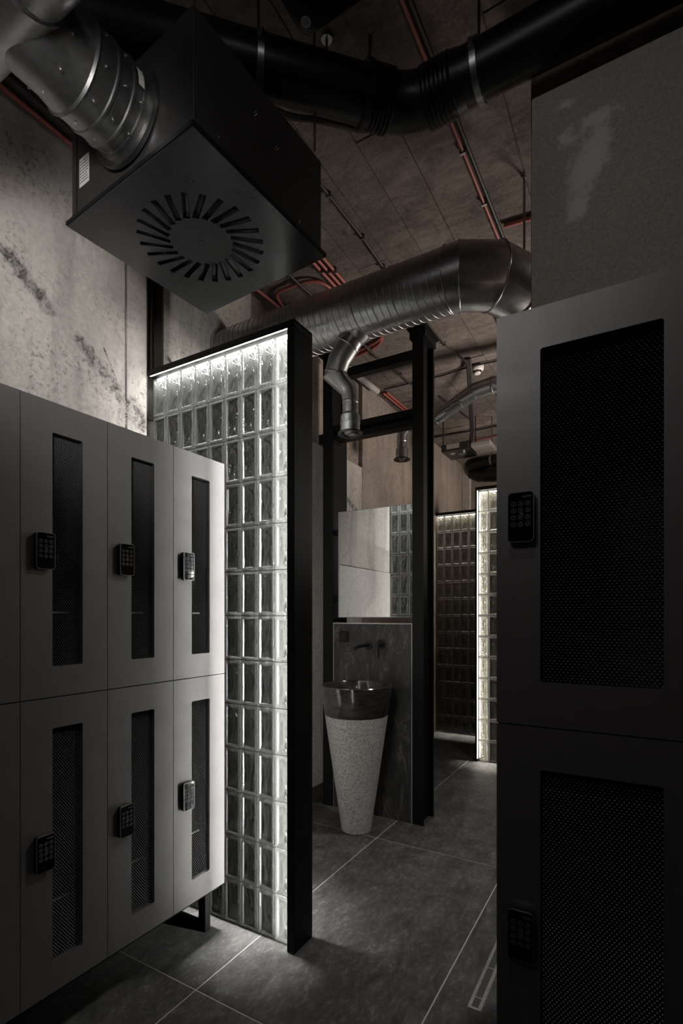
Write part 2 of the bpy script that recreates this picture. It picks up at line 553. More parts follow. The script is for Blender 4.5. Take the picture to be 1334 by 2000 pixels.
def thing(name, label, cat, loc, group=None, rot=0.0):
    o = bpy.data.objects.new(name, None)
    COL.objects.link(o)
    o.location = loc
    o.rotation_euler = (0, 0, rot)
    o.empty_display_size = 0.1
    o['label'] = label
    o['category'] = cat
    if group:
        o['group'] = group
    return o


def tag(o, label, cat, group=None):
    o['label'] = label
    o['category'] = cat
    if group:
        o['group'] = group
    return o


def struct(o, label=None):
    o['kind'] = 'structure'
    if label:
        o['label'] = label
    return o


def rrect(x0, x1, z0, z1, r, n=4):
    pts = []
    for cx, cz, a0 in ((x1 - r, z1 - r, 0), (x0 + r, z1 - r, 90), (x0 + r, z0 + r, 180), (x1 - r, z0 + r, 270)):
        for i in range(n + 1):
            a = radians(a0 + 90 * i / n)
            pts.append((cx + r * cos(a), cz + r * sin(a)))
    return pts


def text_mb(body, size, f):
    """outline of a short word, mapped to 3-D by f(x, y)"""
    cu = bpy.data.curves.new('lettering', 'FONT')
    cu.body = body
    cu.size = size
    cu.align_x = 'CENTER'
    cu.align_y = 'CENTER'
    cu.resolution_u = 2
    ob = bpy.data.objects.new('lettering', cu)
    COL.objects.link(ob)
    bpy.context.view_layer.update()
    me = bpy.data.meshes.new_from_object(ob.evaluated_get(bpy.context.evaluated_depsgraph_get()))
    vs = [f(v.co.x, v.co.y) for v in me.vertices]
    fs = [tuple(p.vertices) for p in me.polygons]
    bpy.data.objects.remove(ob)
    bpy.data.curves.remove(cu)
    bpy.data.meshes.remove(me)
    return vs, fs


XW = -2.128          # left wall
CE = 3.45            # ceiling underside
YF = 7.0             # far wall
XR = 1.7             # right wall, outside the picture
YB = -2.6            # wall behind the camera

# ------------------------------------------------------------------ floor
fl = struct(MB().box(XW - 0.1, XR, YB, YF, -0.05, -0.0012).build('floor', 'grout'))
gx, gy = -1.430, 1.372
tw, tl, gap = 0.785, 1.510, 0.0028
for i in range(-1, 4):
    for j in range(-2, 4):
        x0, x1 = gx + (i) * tw + gap, gx + (i + 1) * tw - gap
        y0, y1 = gy + j * tl + gap, gy + (j + 1) * tl - gap
        x0, y1 = max(x0, XW), min(y1, YF)
        if i == 0 and j in (0,):
            pass
        # the drain channel is let into the tiles of the right-hand row
        if i == 1 and j == 0:
            dx0, dx1, dy0, dy1 = -0.535, -0.485, 1.80, 2.90
            MB().plate([(x0, y0), (x1, y0), (x1, y1), (x0, y1)], [[(dx0, dy0), (dx1, dy0), (dx1, y1 - 0.02), (dx0, y1 - 0.02)]],
                       lambda x, y: (x, y, 0.0), lambda x, y: (x, y, -0.006)).build('floor_tile', 'tile', fl)
            continue
        MB().box(x0, x1, y0, y1, -0.006, 0.0).build('floor_tile', 'tile', fl)

# ------------------------------------------------------------------ ceiling of board-marked concrete
ce = struct(MB().box(XW - 0.1, XR, YB, YF, CE + 0.012, CE + 0.15).build('ceiling', 'ceiling'))
xs = [XW]
while xs[-1] < 0.9:
    xs.append(xs[-1] + random.choice((0.19, 0.21, 0.225, 0.24)))
for i in range(len(xs) - 1):
    y = -0.2 - random.random() * 0.6
    while y < YF:
        y1 = min(y + random.choice((0.9, 1.15, 1.4)), YF)
        dz = random.uniform(0, 0.010)
        MB().box(xs[i] + 0.0022, xs[i + 1] - 0.0022, y + 0.002, y1 - 0.002, CE + dz, CE + 0.03).build('ceiling_board', 'ceiling', ce)
        y = y1

# ------------------------------------------------------------------ walls
wl = struct(MB().box(XW - 0.22, XW - 0.06, YB, YF, 0, CE + 0.012).build('wall_left', 'rough'))


def rough_slab(mb, y0, y1, z0, z1, xf, depth, lower=None):
    mb.box(xf - depth, xf, y0, y1, z0, z1)


# pale panels of the left wall, with an open joint at y = 1.595
MB().box(XW - 0.08, XW, YB, 1.591, 0, CE + 0.012).build('concrete_panel', 'wall', wl)
MB().box(XW - 0.08, XW + 0.003, 1.600, 1.712, 0, CE + 0.012).build('concrete_panel', 'wall', wl)
MB().box(XW - 0.08, XW, 1.822, 2.506, 1.815, CE + 0.012).build('concrete_panel', 'wall', wl)
MB().box(XW - 0.08, XW + 0.006, 1.822, 2.95, 0, 1.807).build('plaster_panel', 'smooth', wl)
MB().box(XW - 0.08, XW - 0.035, 2.506, 4.0, 2.70, CE + 0.012).build('concrete_panel', 'wall_far', wl)
MB().box(XW - 0.08, XW, 2.506, 4.0, 1.815, 2.70).build('concrete_panel', 'wall', wl)
MB().box(XW - 0.08, XW, 2.956, 4.0, 0, 1.815).build('concrete_panel', 'wall', wl)
MB().box(XW - 0.08, XW, 4.006, 5.2, 0, CE + 0.012).build('concrete_panel', 'wall_far', wl)
MB().box(XW - 0.08, XW, 5.206, YF, 0, CE + 0.012).build('concrete_panel', 'wall_far', wl)
# recess behind the screen: dark steel channel
MB().box(XW - 0.06, XW - 0.052, 1.712, 1.822, 2.4, CE).box(XW - 0.06, XW - 0.002, 1.713, 1.722, 2.4, CE).box(XW - 0.06, XW - 0.002, 1.812, 1.821, 2.4, CE).build('steel_channel', 'skirting', wl, label='dark brown steel channel let into the wall')


def crack(pts, width, seed, name='crumbled_edge'):
    """a broken ledge of crumbled concrete running along the wall: lumps of uneven stone in a dark seam"""
    rnd = random.Random(seed)
    mb = MB()
    L = 0
    for (a, b) in zip(pts, pts[1:]):
        a, b = Vector(a), Vector(b)
        n = max(2, int((b - a).length / 0.011))
        for i in range(n):
            c = a.lerp(b, i / n)
            for k in range(2):
                yy = c.x + rnd.gauss(0, width * 0.30)
                zz = c.y + rnd.gauss(0, width * 0.55)
                r = rnd.uniform(0.002, 0.007)
                vs = []
                for (dx, dy, dz) in ((1, 0, 0), (-1, 0, 0), (0, 1, 0), (0, -1, 0), (0, 0, 1), (0, 0, -1)):
                    q = r * rnd.uniform(0.7, 1.4)
                    vs.append((XW + dx * q * 0.55, yy + dy * q, zz + dz * q))
                mb.add(vs, [(0, 2, 4), (2, 1, 4), (1, 3, 4), (3, 0, 4), (2, 0, 5), (1, 2, 5), (3, 1, 5), (0, 3, 5)])
    return mb.build(name, 'wall', wl, kind='stuff')


crack([(0.98, 2.83), (1.08, 2.79), (1.13, 2.72), (1.22, 2.68)], 0.022, 3)
crack([(1.37, 2.60), (1.44, 2.54), (1.50, 2.49), (1.57, 2.44), (1.61, 2.40), (1.70, 2.34)], 0.032, 4)
crack([(1.595, 2.42), (1.597, 2.25), (1.60, 2.0)], 0.007, 5)
crack([(1.84, 2.74), (1.93, 2.68), (2.03, 2.64)], 0.008, 6)
crack([(3.60, 2.42), (3.85, 2.30), (4.1, 2.22), (4.5, 2.12), (4.9, 2.02)], 0.035, 8)

# skirting along the left wall
struct(MB().box(XW, XW + 0.012, 1.86, 5.80, 0, 0.105, 0.002).build('baseboard_left', 'skirting'))

# far wall; the lit corner at its left end is painted as a paler strip
wf = struct(MB().box(XW - 0.1, XR, YF, YF + 0.1, 0, CE + 0.012).build('wall_far', 'wall_far'))
MB().box(XW, XW + 0.11, YF - 0.06, YF, 0, CE, 0.006).build('lit_corner_strip', 'wall', wf, label='strip at the end of the brown wall, painted pale as its lit corner')

# right: low plastered wall above the lockers, dark full-height wall behind it
wr = struct(MB().box(-0.288, XR, 1.645, 1.90, 0, 2.975, 0.004).build('wall_right', 'plaster'))
struct(MB().box(-0.335, XR, 1.902, 2.10, 0, CE + 0.012).build('wall_right_core', 'wall_far'))
struct(MB().box(XR, XR + 0.1, YB, YF, 0, CE + 0.012).build('wall_east', 'wall_far'))
struct(MB().box(XW - 0.1, XR, YB - 0.1, YB, 0, CE + 0.012).build('wall_rear', 'wall_far'))


# ------------------------------------------------------------------ glass-block screens
def block_mesh(name, wd, ht, dp, mat):
    def rect(y, ins):
        return [(-wd / 2 + ins, y, -ht / 2 + ins), (wd / 2 - ins, y, -ht / 2 + ins), (wd / 2 - ins, y, ht / 2 - ins), (-wd / 2 + ins, y, ht / 2 - ins)]
    prof = [(0.0080, 0.0190), (0.0062, 0.0165), (0.0015, 0.0140), (0.0, 0.0110), (0.0, 0.0050), (0.0012, 0.0020), (0.0040, 0.0)]
    loops = [rect(y, i) for y, i in prof] + [rect(dp - y, i) for y, i in reversed(prof)]
    n = len(loops)
    vs = [p for lp in loops for p in lp]
    fs = [(0, 1, 2, 3), tuple((n - 1) * 4 + k for k in (3, 2, 1, 0))]
    for i in range(n - 1):
        for j in range(4):
            k = (j + 1) % 4
            fs.append((i * 4 + j, i * 4 + k, (i + 1) * 4 + k, (i + 1) * 4 + j))
    # the hollow inside, facing inwards
    o = len(vs)
    vs += rect(0.0165, 0.010) + rect(dp - 0.0165, 0.010)
    fs += [(o + 3, o + 2, o + 1, o), (o + 4, o + 5, o + 6, o + 7)] + [(o + (j + 1) % 4, o + j, o + 4 + j, o + 4 + (j + 1) % 4)[::-1] for j in range(4)]
    me = bpy.data.meshes.new(name)
    me.from_pydata(vs, [], fs)
    bm = bmesh.new()
    bm.from_mesh(me)
    bm.faces.ensure_lookup_table()
    cav = [f for f in bm.faces if f.index >= len(fs) - 6]
    bmesh.ops.recalc_face_normals(bm, faces=[f for f in bm.faces if f.index < len(fs) - 6])
    bmesh.ops.recalc_face_normals(bm, faces=cav)
    bmesh.ops.reverse_faces(bm, faces=cav)
    bm.to_mesh(me)
    bm.free()
    for m in M[mat]:
        me.materials.append(m)
    for p in me.polygons:
        flat = abs(p.normal.y) > 0.99 and p.area > 0.3 * wd * ht
        p.material_index = 0 if flat else (2 if abs(p.normal.y) < 0.2 and p.area > 0.5 * wd * dp * 0.6 else 1)
    return me


def strip_light(name, loc, size, direction, power, color, spread):
    """lensed light of a strip: a thin rectangle of light throwing a narrow curtain along `direction`"""
    d = bpy.data.lights.new(name, 'AREA')
    d.shape = 'RECTANGLE'
    d.size, d.size_y = size
    d.energy = power
    d.color = color
    d.spread = radians(spread)
    o = bpy.data.objects.new(name, d)
    COL.objects.link(o)
    o.location = loc
    # local x runs along the strip
    o.rotation_euler = {'down': (0, 0, 0), 'west': (pi / 2, 0, pi / 2), 'east': (pi / 2, 0, -pi / 2)}[direction]
    if direction != 'down':
        z = Vector((1, 0, 0)) if direction == 'west' else Vector((-1, 0, 0))   # the lamp shines along its own -z
        x = Vector((0, 0, 1))
        o.rotation_euler = Matrix((x, z.cross(x), z)).transposed().to_euler()
    return o


def screen(label, x0, cols, rows, yf, px, pz, zb, mat, ends, led, led_sides, back_led=None, depth=0.135, color=(1, 0.985, 0.96), power=(0, 0, 0, 0)):
    """glass-block screen in a black steel channel, facing -y; x0 is the left edge of the blocks"""
    x1 = x0 + cols * px
    zt = zb + rows * pz
    root = thing('glass_block_screen', label, 'screen', ((x0 + x1) / 2, yf + depth / 2, 0))
    me = block_mesh('glass_block', px - 0.004, pz - 0.005, 0.078, mat)
    yb = yf + 0.030
    for c in range(cols):
        for r in range(rows):
            o = inst('glass_block', me, root, Vector((x0 + (c + 0.5) * px, yb, zb + (r + 0.5) * pz)) - root.location)
    mb = MB()
    for c in range(1, cols):
        mb.box(x0 + c * px - 0.0015, x0 + c * px + 0.0015, yb + 0.008, yb + 0.070, zb, zt)
    for r in range(1, rows):
        mb.box(x0, x1, yb + 0.008, yb + 0.070, zb + r * pz - 0.0018, zb + r * pz + 0.0018)
    mb.build('mortar_joints', 'mortar', root)
    # top channel: web above, a lip down each side
    xa = x0 - (0.012 if 'L' in ends else 0)
    xb = x1 + (0.030 if 'R' in ends else 0)
    tz = zt + 0.010
    MB().box(xa, xb, yf, yf + depth, tz, tz + 0.022, 0.0015).box(xa, xb, yf, yf + 0.004, zt + 0.002, tz).box(xa, xb, yf + depth - 0.004, yf + depth, zt + 0.002, tz).build('top_channel', 'black_steel', root)
    if 'R' in ends:
        MB().box(x1 + 0.006, xb, yf, yf + depth, 0, tz, 0.0015).box(x1 - 0.006, x1 + 0.008, yf, yf + 0.005, 0, tz).build('end_post', 'black_steel', root)
    if 'L' in ends:
        MB().box(x0 - 0.020, x0 - 0.004, yf, yf + depth, 0, tz + 0.022, 0.0015).build('end_post', 'black_steel', root)
    # light strips under the channel and inside the post, in front of the glass
    strips = []
    if 'T' in led_sides:
        strips.append((x0 + 0.004, x1 - 0.008, yf + 0.010, yf + 0.015, tz - 0.004, tz - 0.0005))
    if 'R' in led_sides:
        strips.append((x1 + 0.0035, x1 + 0.0058, yf + 0.010, yf + 0.015, 0.03, tz - 0.01))
    if 'L' in led_sides:
        strips.append((x0 - 0.0038, x0 - 0.0015, yf + 0.010, yf + 0.015, 0.03, tz - 0.01))
    # throw of the strips: top front, side front, top back, side back, core
    xm, ln, hz = (x0 + x1) / 2, x1 - x0 - 0.02, tz - 0.05
    if power[0]:
        strip_light('strip_lamp', (xm, yf + 0.012, tz - 0.006), (ln, 0.006), 'down', power[0], color, 16)
        strip_light('strip_lamp', (xm, yf + 0.069, tz - 0.006), (ln, 0.012), 'down', power[0] * 1.6, color, 150)
    if power[1]:
        d_, xs_ = ('west', x1 + 0.002) if 'R' in led_sides else ('east', x0 + 0.001)
        strip_light('strip_lamp', (xs_, yf + 0.0125, hz / 2 + 0.03), (hz, 0.006), d_, power[1] * 0.7, color, 46)
        strip_light('strip_lamp', (xs_, yf + 0.0125, hz / 2 + 0.03), (hz, 0.006), d_, power[1] * 0.7, color, 170)
        strip_light('strip_lamp', (xs_, yf + 0.069, hz / 2 + 0.03), (hz, 0.012), d_, power[1] * 2.6, color, 150)
    if power[2]:
        strip_light('strip_lamp', (xm, yf + depth - 0.013, tz - 0.006), (ln, 0.006), 'down', power[2], color, 24)
    if power[3]:
        strip_light('strip_lamp', (x1 - 0.0005, yf + depth - 0.016, hz / 2 + 0.03), (hz, 0.008), 'west', power[3], color, 40)
        strip_light('strip_lamp', (x1 - 0.0005, yf + depth - 0.016, hz / 2 + 0.03), (hz, 0.008), 'west', power[3] * 0.40, color, 175)
    for st in strips:
        MB().box(*st).build('light_strip', led, root)
    if back_led:
        MB().box(x0 + 0.004, x1 - 0.008, yf + depth - 0.018, yf + depth - 0.010, tz - 0.005, tz - 0.0005).build('light_strip', back_led, root)
        MB().box(x1 + 0.0015, x1 + 0.0058, yf + depth - 0.020, yf + depth - 0.012, 0.03, tz - 0.01).build('light_strip', back_led, root)
    return root


NEAR = screen('tall glass block screen in a black frame beside the left lockers, lit along its top',
              XW + 0.006, 9, 13, 1.717, 0.0960, 0.1985, 0.003, 'glass', 'R', 'led', 'TR', 'led_back', power=(4.2, 7.0, 5.0, 20.0))
screen('farthest glass block screen, brownish, closing the end of the washroom behind the others', XW + 0.01, 8, 13, 5.853, 0.0985, 0.1985, 0.003, 'glass_brown', '', 'led_far', 'T', color=(1, 0.95, 0.85), power=(2.5, 0, 0, 0))
screen('glass block screen with a bright left edge, partly hidden by the right locker', -1.343, 5, 13, 4.860, 0.0985, 0.1985, 0.003, 'glass_brown', 'L', 'led_far', 'TL', color=(1, 0.95, 0.85), power=(3.0, 5.0, 0, 0))


# ------------------------------------------------------------------ lockers
def expanded_mesh(x0, x1, z0, z1, name, lw, sh, strand=0.0021):
    """expanded metal: zigzag strands tilted back, meeting at the bonds"""
    mb = MB()
    nx = int((x1 - x0) / (lw / 2))
    nz = int((z1 - z0) / sh) + 1
    tb = 0.0015
    for j in range(nz):
        zc = z0 + j * sh
        ctr = []
        for i in range(nx + 1):
            z = max(z0, min(z1, zc + (sh / 2 if (i + j) % 2 else -sh / 2)))
            ctr.append((x0 + i * lw / 2, z))
        for (x, z) in ctr:      # bonds lean back and face up
            mb.add([(x - tb, 0.0, z - 0.0010), (x + tb, 0.0, z - 0.0010), (x + tb, 0.0026, z + 0.0010), (x - tb, 0.0026, z + 0.0010)], [(0, 1, 2, 3)])
        for (a, b) in zip(ctr, ctr[1:]):    # strands between them face down
            mb.add([(a[0] + tb, 0.0026, a[1] - 0.0006), (b[0] - tb, 0.0026, b[1] - 0.0006), (b[0] - tb, 0.0006, b[1] + 0.0006), (a[0] + tb, 0.0006, a[1] + 0.0006)], [(0, 1, 2, 3)])
    me = bpy.data.meshes.new(name)
    me.from_pydata(mb.v, [], mb.f)
    me.materials.append(M['mesh'])
    return me


KW, KH, KD = 0.057, 0.112, 0.017
key_meshes = []


def make_keys():
    rows = ['1', '2', '3', '4', '5', '6', '7', '8', '9', '\u2190', '0', '\u2713']
    for k, ch in enumerate(rows):
        mb = MB()
        n, ro, ri = 20, 0.0052, 0.0045
        vs = [(ro * cos(2 * pi * i / n), 0, ro * sin(2 * pi * i / n)) for i in range(n)] + [(ri * cos(2 * pi * i / n), 0, ri * sin(2 * pi * i / n)) for i in range(n)]
        mb.add(vs, [(i, (i + 1) % n, n + (i + 1) % n, n + i) for i in range(n)])
        if ch.isdigit():
            mb.add(*text_mb(ch, 0.0072, lambda x, y: (x, 0, y)))
        elif k == 9:
            mb.add([(-0.0026, 0, 0), (-0.0004, 0, 0.0018), (-0.0004, 0, -0.0018)], [(0, 2, 1)])
            mb.add([(-0.0004, 0, 0.0005), (0.0026, 0, 0.0005), (0.0026, 0, -0.0005), (-0.0004, 0, -0.0005)], [(0, 1, 2, 3)])
        else:
            mb.add([(-0.0026, 0, 0.0004), (-0.0008, 0, -0.0014), (-0.0008, 0, -0.0026), (-0.0032, 0, -0.0002)], [(0, 1, 2, 3)])
            mb.add([(-0.0008, 0, -0.0014), (0.0028, 0, 0.0024), (0.0034, 0, 0.0018), (-0.0008, 0, -0.0026)], [(0, 1, 2, 3)])
        key_meshes.append(mb.mesh('key', M['print']))


make_keys()
lv, lf = text_mb('MILBREX', 0.0052, lambda x, y: (x + y * 0.25, 0, y))
LOGO = MB().add(lv, lf).mesh('maker_mark', M['print'])
# contactless symbol: a card and a wave
cb = MB()
for (cx, cz, rr) in ((-0.0022, 0.0006, 0.0026), (0.0022, -0.0006, 0.0022)):
    n = 14
    vs = [(cx + rr * cos(2 * pi * i / n), 0, cz + 0.62 * rr * sin(2 * pi * i / n)) for i in range(n)] + [(cx + rr * 0.72 * cos(2 * pi * i / n), 0, cz + 0.40 * rr * sin(2 * pi * i / n)) for i in range(n)]
    cb.add(vs, [(i, (i + 1) % n, n + (i + 1) % n, n + i) for i in range(n)])
CARD = cb.mesh('card_symbol', M['print'])
LOCK_RIM = MB().plate(rrect(-KW / 2, KW / 2, 0, KH, 0.009, 5), [rrect(-KW / 2 + 0.0016, KW / 2 - 0.0016, 0.0016, KH - 0.0016, 0.0076, 5)],
                      lambda x, z: (x, -KD - 0.0006, z), lambda x, z: (x, -KD + 0.005, z)).mesh('rim', M['chrome'], 30)
LOCK_FACE = MB().plate(rrect(-KW / 2 + 0.0014, KW / 2 - 0.0014, 0.0014, KH - 0.0014, 0.0076, 5), [], lambda x, z: (x, -KD, z), lambda x, z: (x, -KD + 0.004, z)).mesh('face', M['key_glass'])
LOCK_BODY = MB().plate(rrect(-KW / 2 + 0.0008, KW / 2 - 0.0008, 0.0008, KH - 0.0008, 0.009, 5), [], lambda x, z: (x, -KD + 0.0052, z), lambda x, z: (x, 0.0, z)).mesh('keypad_lock', M['black_plastic'], 30)
DOOR_CACHE = {}


def locker(label, loc, rot, W, Hh, D, win, lockpos, group, lw, sh):
    """one locker compartment; local x along the front, y into it, z up, origin at the front bottom left corner"""
    root = thing('locker', label, 'locker', loc, group, rot)
    key = (W, Hh)
    if key not in DOOR_CACHE:
        g = 0.0012
        wx0, wx1, wz0, wz1 = win
        door = MB().plate([(g, g), (W - g, g), (W - g, Hh - g), (g, Hh - g)], [rrect(wx0, wx1, wz0, wz1, 0.006)],
                          lambda x, z: (x, 0.0, z), lambda x, z: (x, 0.019, z)).mesh('door', M['locker'])
        t = 0.012
        car = MB()
        car.box(0, t, 0.0195, D, 0, Hh).box(W - t, W, 0.0195, D, 0, Hh)
        car.box(t, W - t, 0.0195, D, 0, t).box(t, W - t, 0.0195, D, Hh - t, Hh).box(t, W - t, D - 0.006, D, t, Hh - t)
        carm = car.mesh('carcass', M['locker_dark'])
        ms = expanded_mesh(wx0 - 0.004, wx1 + 0.004, wz0 - 0.004, wz1 + 0.004, 'vent_mesh', lw, sh)
        sh_m = MB().box(0.05, wx0 + (wx1 - wx0) * 0.80, 0.040, 0.044, 0.262, 0.268).mesh('shelf_edge', M['shelf'])
        DOOR_CACHE[key] = (door, carm, ms, sh_m)
    door, carm, ms, sh_m = DOOR_CACHE[key]
    inst('carcass', carm, root)
    d = inst('door', door, root)
    o = inst('vent_mesh', ms, d, (0, 0.0145, 0))
    o['kind'] = 'stuff'
    if W < 0.35:
        inst('shelf_edge', sh_m, root)
    lk = inst('keypad_lock', LOCK_BODY, root, (lockpos[0], 0, lockpos[1]))
    lk['label'] = 'black keypad lock with a silver rim'
    inst('face', LOCK_FACE, lk)
    inst('rim', LOCK_RIM, lk)
    yk = -KD - 0.0004
    for k in range(12):
        inst('key', key_meshes[k], lk, ((k % 3 - 1) * 0.0155, yk, 0.0855 - (k // 3) * 0.0152))
    inst('maker_mark', LOGO, lk, (0.0135, yk, 0.1005))
    inst('card_symbol', CARD, lk, (0.0035, yk - 0.0001, 0.0625))
    return root


LX, LW_, LH = -1.587, 0.2875, 0.9245
WIN_L = (0.096, 0.197, 0.096, 0.828)
names = ['in the column cut off by the picture edge', 'leftmost whole column', 'middle whole column', 'column beside the glass block screen']
for c in range(4):
    y0 = 1.692 - (4 - c) * LW_
    for r, (z0, nm) in enumerate(((0.213, 'lower'), (1.1385, 'upper'))):
        locker('%s grey locker of the left bank, %s' % (nm, names[c]), (LX, y0, z0), radians(90), LW_, LH, 0.52, WIN_L, (0.0665, 0.397), 'lockers of the left bank', 0.0086, 0.0060)
for c in (-1, -2):
    pass
RX, RY = -0.288, 1.2
for r, (z0, nm) in enumerate(((0.214, 'lower'), (1.147, 'upper'))):
    locker('%s of the two wide dark lockers on the right, under the plastered wall' % nm, (RX, RY, z0), 0.0, 0.424, 0.9325, 0.43, (0.096, 0.328, 0.098, 0.838), (0.0575, 0.41), 'lockers of the right bank', 0.0090, 0.0062)

# steel sled frames under the banks
st = thing('locker_stand', 'black steel sled frame under the left lockers, its loop leg by the glass screen', 'stand', (-1.85, 1.1, 0))
MB().box(-2.09, -1.62, 0.545, 1.690, 0.185, 0.2125).build('rail', 'black_steel', st)
for yy in (1.640, 0.62):
    mb = MB().box(-1.692, -1.652, yy, yy + 0.03, 0.0, 0.185).box(-2.06, -2.02, yy, yy + 0.03, 0.0, 0.185).box(-2.02, -1.692, yy, yy + 0.03, 0.0, 0.03)
    mb.build('leg', 'black_steel', st)
st = thing('locker_stand', 'dark base frame under the right lockers', 'stand', (-0.08, 1.4, 0))
MB().box(-0.27, 0.12, 1.26, 1.62, 0.185, 0.2135).build('rail', 'black_steel', st)
for xx in (-0.255, 0.09):
    MB().box(xx, xx + 0.03, 1.27, 1.31, 0.0, 0.185).box(xx, xx + 0.03, 1.57, 1.61, 0.0, 0.185).box(xx, xx + 0.03, 1.31, 1.57, 0.0, 0.03).build('leg', 'black_steel', st)

# ------------------------------------------------------------------ ceiling air box with swirl diffuser
ang = radians(-3.6)
ac = thing('ventilation_box', 'large dark steel ventilation box with a swirl diffuser hanging below the ceiling', 'ventilation box', (-1.288, 1.262, 2.66))
Rm = Matrix.Rotation(ang, 4, 'Z') @ Matrix.Diagonal((1.02, 0.975, 1, 1))
hw = 0.300
holes = []
for k in range(24):
    a = 2 * pi * k / 24
    sk = radians(16)
    c0 = Vector((0.156 * cos(a), 0.156 * sin(a)))
    d = Vector((cos(a + sk), sin(a + sk)))
    n = Vector((-d.y, d.x))
    L, wdt = 0.054, 0.0105
    holes.append([tuple(c0 - d * L - n * wdt), tuple(c0 + d * L - n * wdt), tuple(c0 + d * L + n * wdt), tuple(c0 - d * L + n * wdt)])
MB().plate([(-hw, -hw), (hw, -hw), (hw, hw), (-hw, hw)], holes, lambda x, y: (x, y, 0.0), lambda x, y: (x, y, 0.004)).xf(Rm).build('diffuser_plate', 'plate_steel', ac, local=True)
MB().plate([(-hw, -hw), (hw, -hw), (hw, hw), (-hw, hw)], [[(-hw + 0.012, -hw + 0.012), (hw - 0.012, -hw + 0.012), (hw - 0.012, hw - 0.012), (-hw + 0.012, hw - 0.012)]],
           lambda x, y: (x * 1.012, y * 1.012, 0.0042), lambda x, y: (x * 1.012, y * 1.012, 0.0158)).xf(Rm).build('plate_rim', 'black_plastic', ac, local=True)
for k in range(24):
    a = 2 * pi * k / 24
    sk = radians(16)
    vm = MB().box(-0.051, 0.051, -0.0085, 0.0085, 0.0, 0.0018).box(-0.049, -0.045, -0.0078, 0.0078, -0.003, 0.003).box(0.045, 0.049, -0.0078, 0.0078, -0.003, 0.003).box(-0.034, -0.0335, -0.007, 0.007, -0.001, 0.0).box(0.033, 0.0335, -0.007, 0.007, -0.001, 0.0)
    vm.xf(Rm @ Matrix.Translation((0.156 * cos(a), 0.156 * sin(a), 0.0105)) @ Matrix.Rotation(a + sk, 4, 'Z') @ Matrix.Rotation(radians(-22), 4, 'X'))
    vm.build('vane', 'black_plastic', ac, local=True)
MB().lathe([(0.0, -0.0035), (0.004, -0.0035), (0.0055, -0.0005), (0.009, 0.0), (0.009, 0.001)], n=20).build('centre_screw', 'black_plastic', ac, 30, True)
bw = 0.290
BH = 0.335
MB().box(-bw, bw, -bw, bw, 0.016, BH, 0.0012).xf(Rm).build('box_body', 'box_steel', ac, local=True)
sc = MB()
for (x, z) in ((0.16, 0.045), (-0.2, 0.06), (0.05, 0.21), (-0.05, 0.24)):
    sc.xf(Matrix.Identity(4))
    sc.sweep([(bw, x, z), (bw + 0.004, x, z)], 0.005, 8)
sc.xf(Rm).build('screw', 'chrome', ac, local=True)
MB().box(-bw + 0.028, -bw + 0.0305, -bw - 0.0025, -bw, 0.03, BH - 0.03).xf(Rm).build('seam_strip', 'black_plastic', ac, local=True)
lab = MB().box(-0.245, -0.192, -bw - 0.0012, -bw, 0.105, 0.195).xf(Rm).build('rating_label', 'paper', ac, local=True)
lb = MB()
rr = random.Random(2)
for i in range(8):
    zz = 0.184 - i * 0.0095
    x = -0.241
    while x < -0.198:
        wd_ = rr.uniform(0.004, 0.010)
        lb.box(x, min(x + wd_, -0.196), -bw - 0.0015, -bw - 0.0012, zz - 0.0016, zz + 0.0016)
        x += wd_ + rr.uniform(0.002, 0.004)
lb.xf(Rm).build('label_print', 'print_dark', lab, local=True)
# rod hangers of the box
for (x, y) in ((-bw + 0.02, bw - 0.02), (bw + 0.008, bw - 0.05), (bw - 0.02, -bw + 0.02)):
    v = Rm @ Vector((x, y, 0))
    MB().cyl((v.x, v.y, BH), (v.x, v.y, CE - 2.66), 0.004, 8).build('hanger_rod', 'galv_dark', ac, 40, True)

# galvanised supply duct running to the box
sd = thing('supply_duct', 'dull galvanised supply duct with a tee, joined to the ventilation box', 'duct', (-1.29, 0.75, 2.838))
dz, dx = 2.838, -1.29
yb0 = 1.262 - bw - 0.004
r0 = 0.116
MB().sweep([(dx, yb0, dz), (dx, yb0 - 0.012, dz), (dx, yb0 - 0.013, dz), (dx, yb0 - 0.03, dz)], [r0 + 0.022, r0 + 0.020, r0 + 0.004, r0 + 0.004], 48).build('collar', 'galv_dark', sd, 30)
prof = [(yb0 - 0.02, r0), (yb0 - 0.052, r0), (yb0 - 0.055, r0 + 0.004), (yb0 - 0.061, r0 + 0.004), (yb0 - 0.064, r0), (yb0 - 0.100, r0), (yb0 - 0.103, r0 + 0.004), (yb0 - 0.109, r0 + 0.004), (yb0 - 0.112, r0), (yb0 - 0.165, r0 - 0.001)]
MB().sweep([(dx, y, dz) for y, _ in prof], [r for _, r in prof], 48).build('sleeve', 'galv_dark', sd, 30)
MB().sweep([(dx, yb0 - 0.160, dz), (dx, yb0 - 0.166, dz), (dx, yb0 - 0.172, dz), (dx, yb0 - 0.21, dz), (dx, yb0 - 0.24, dz), (dx, 0.62, dz)], [r0 + 0.001, r0 + 0.007, r0 + 0.001, r0 - 0.006, r0 - 0.007, r0 - 0.007], 48).build('branch', 'galv_dark', sd, 30)
YT = 0.600
MB().sweep([(-1.75, YT, dz), (-1.18, YT, dz), (-1.178, YT, dz), (-1.170, YT, dz), (-1.168, YT, dz), (-0.95, YT, dz), (-0.945, YT, dz), (-0.937, YT, dz), (-0.932, YT, dz), (-0.55, YT, dz)],
           [0.118, 0.118, 0.122, 0.122, 0.116, 0.116, 0.120, 0.120, 0.116, 0.116], 48).build('main_run', 'galv', sd, 30)
sc = MB()
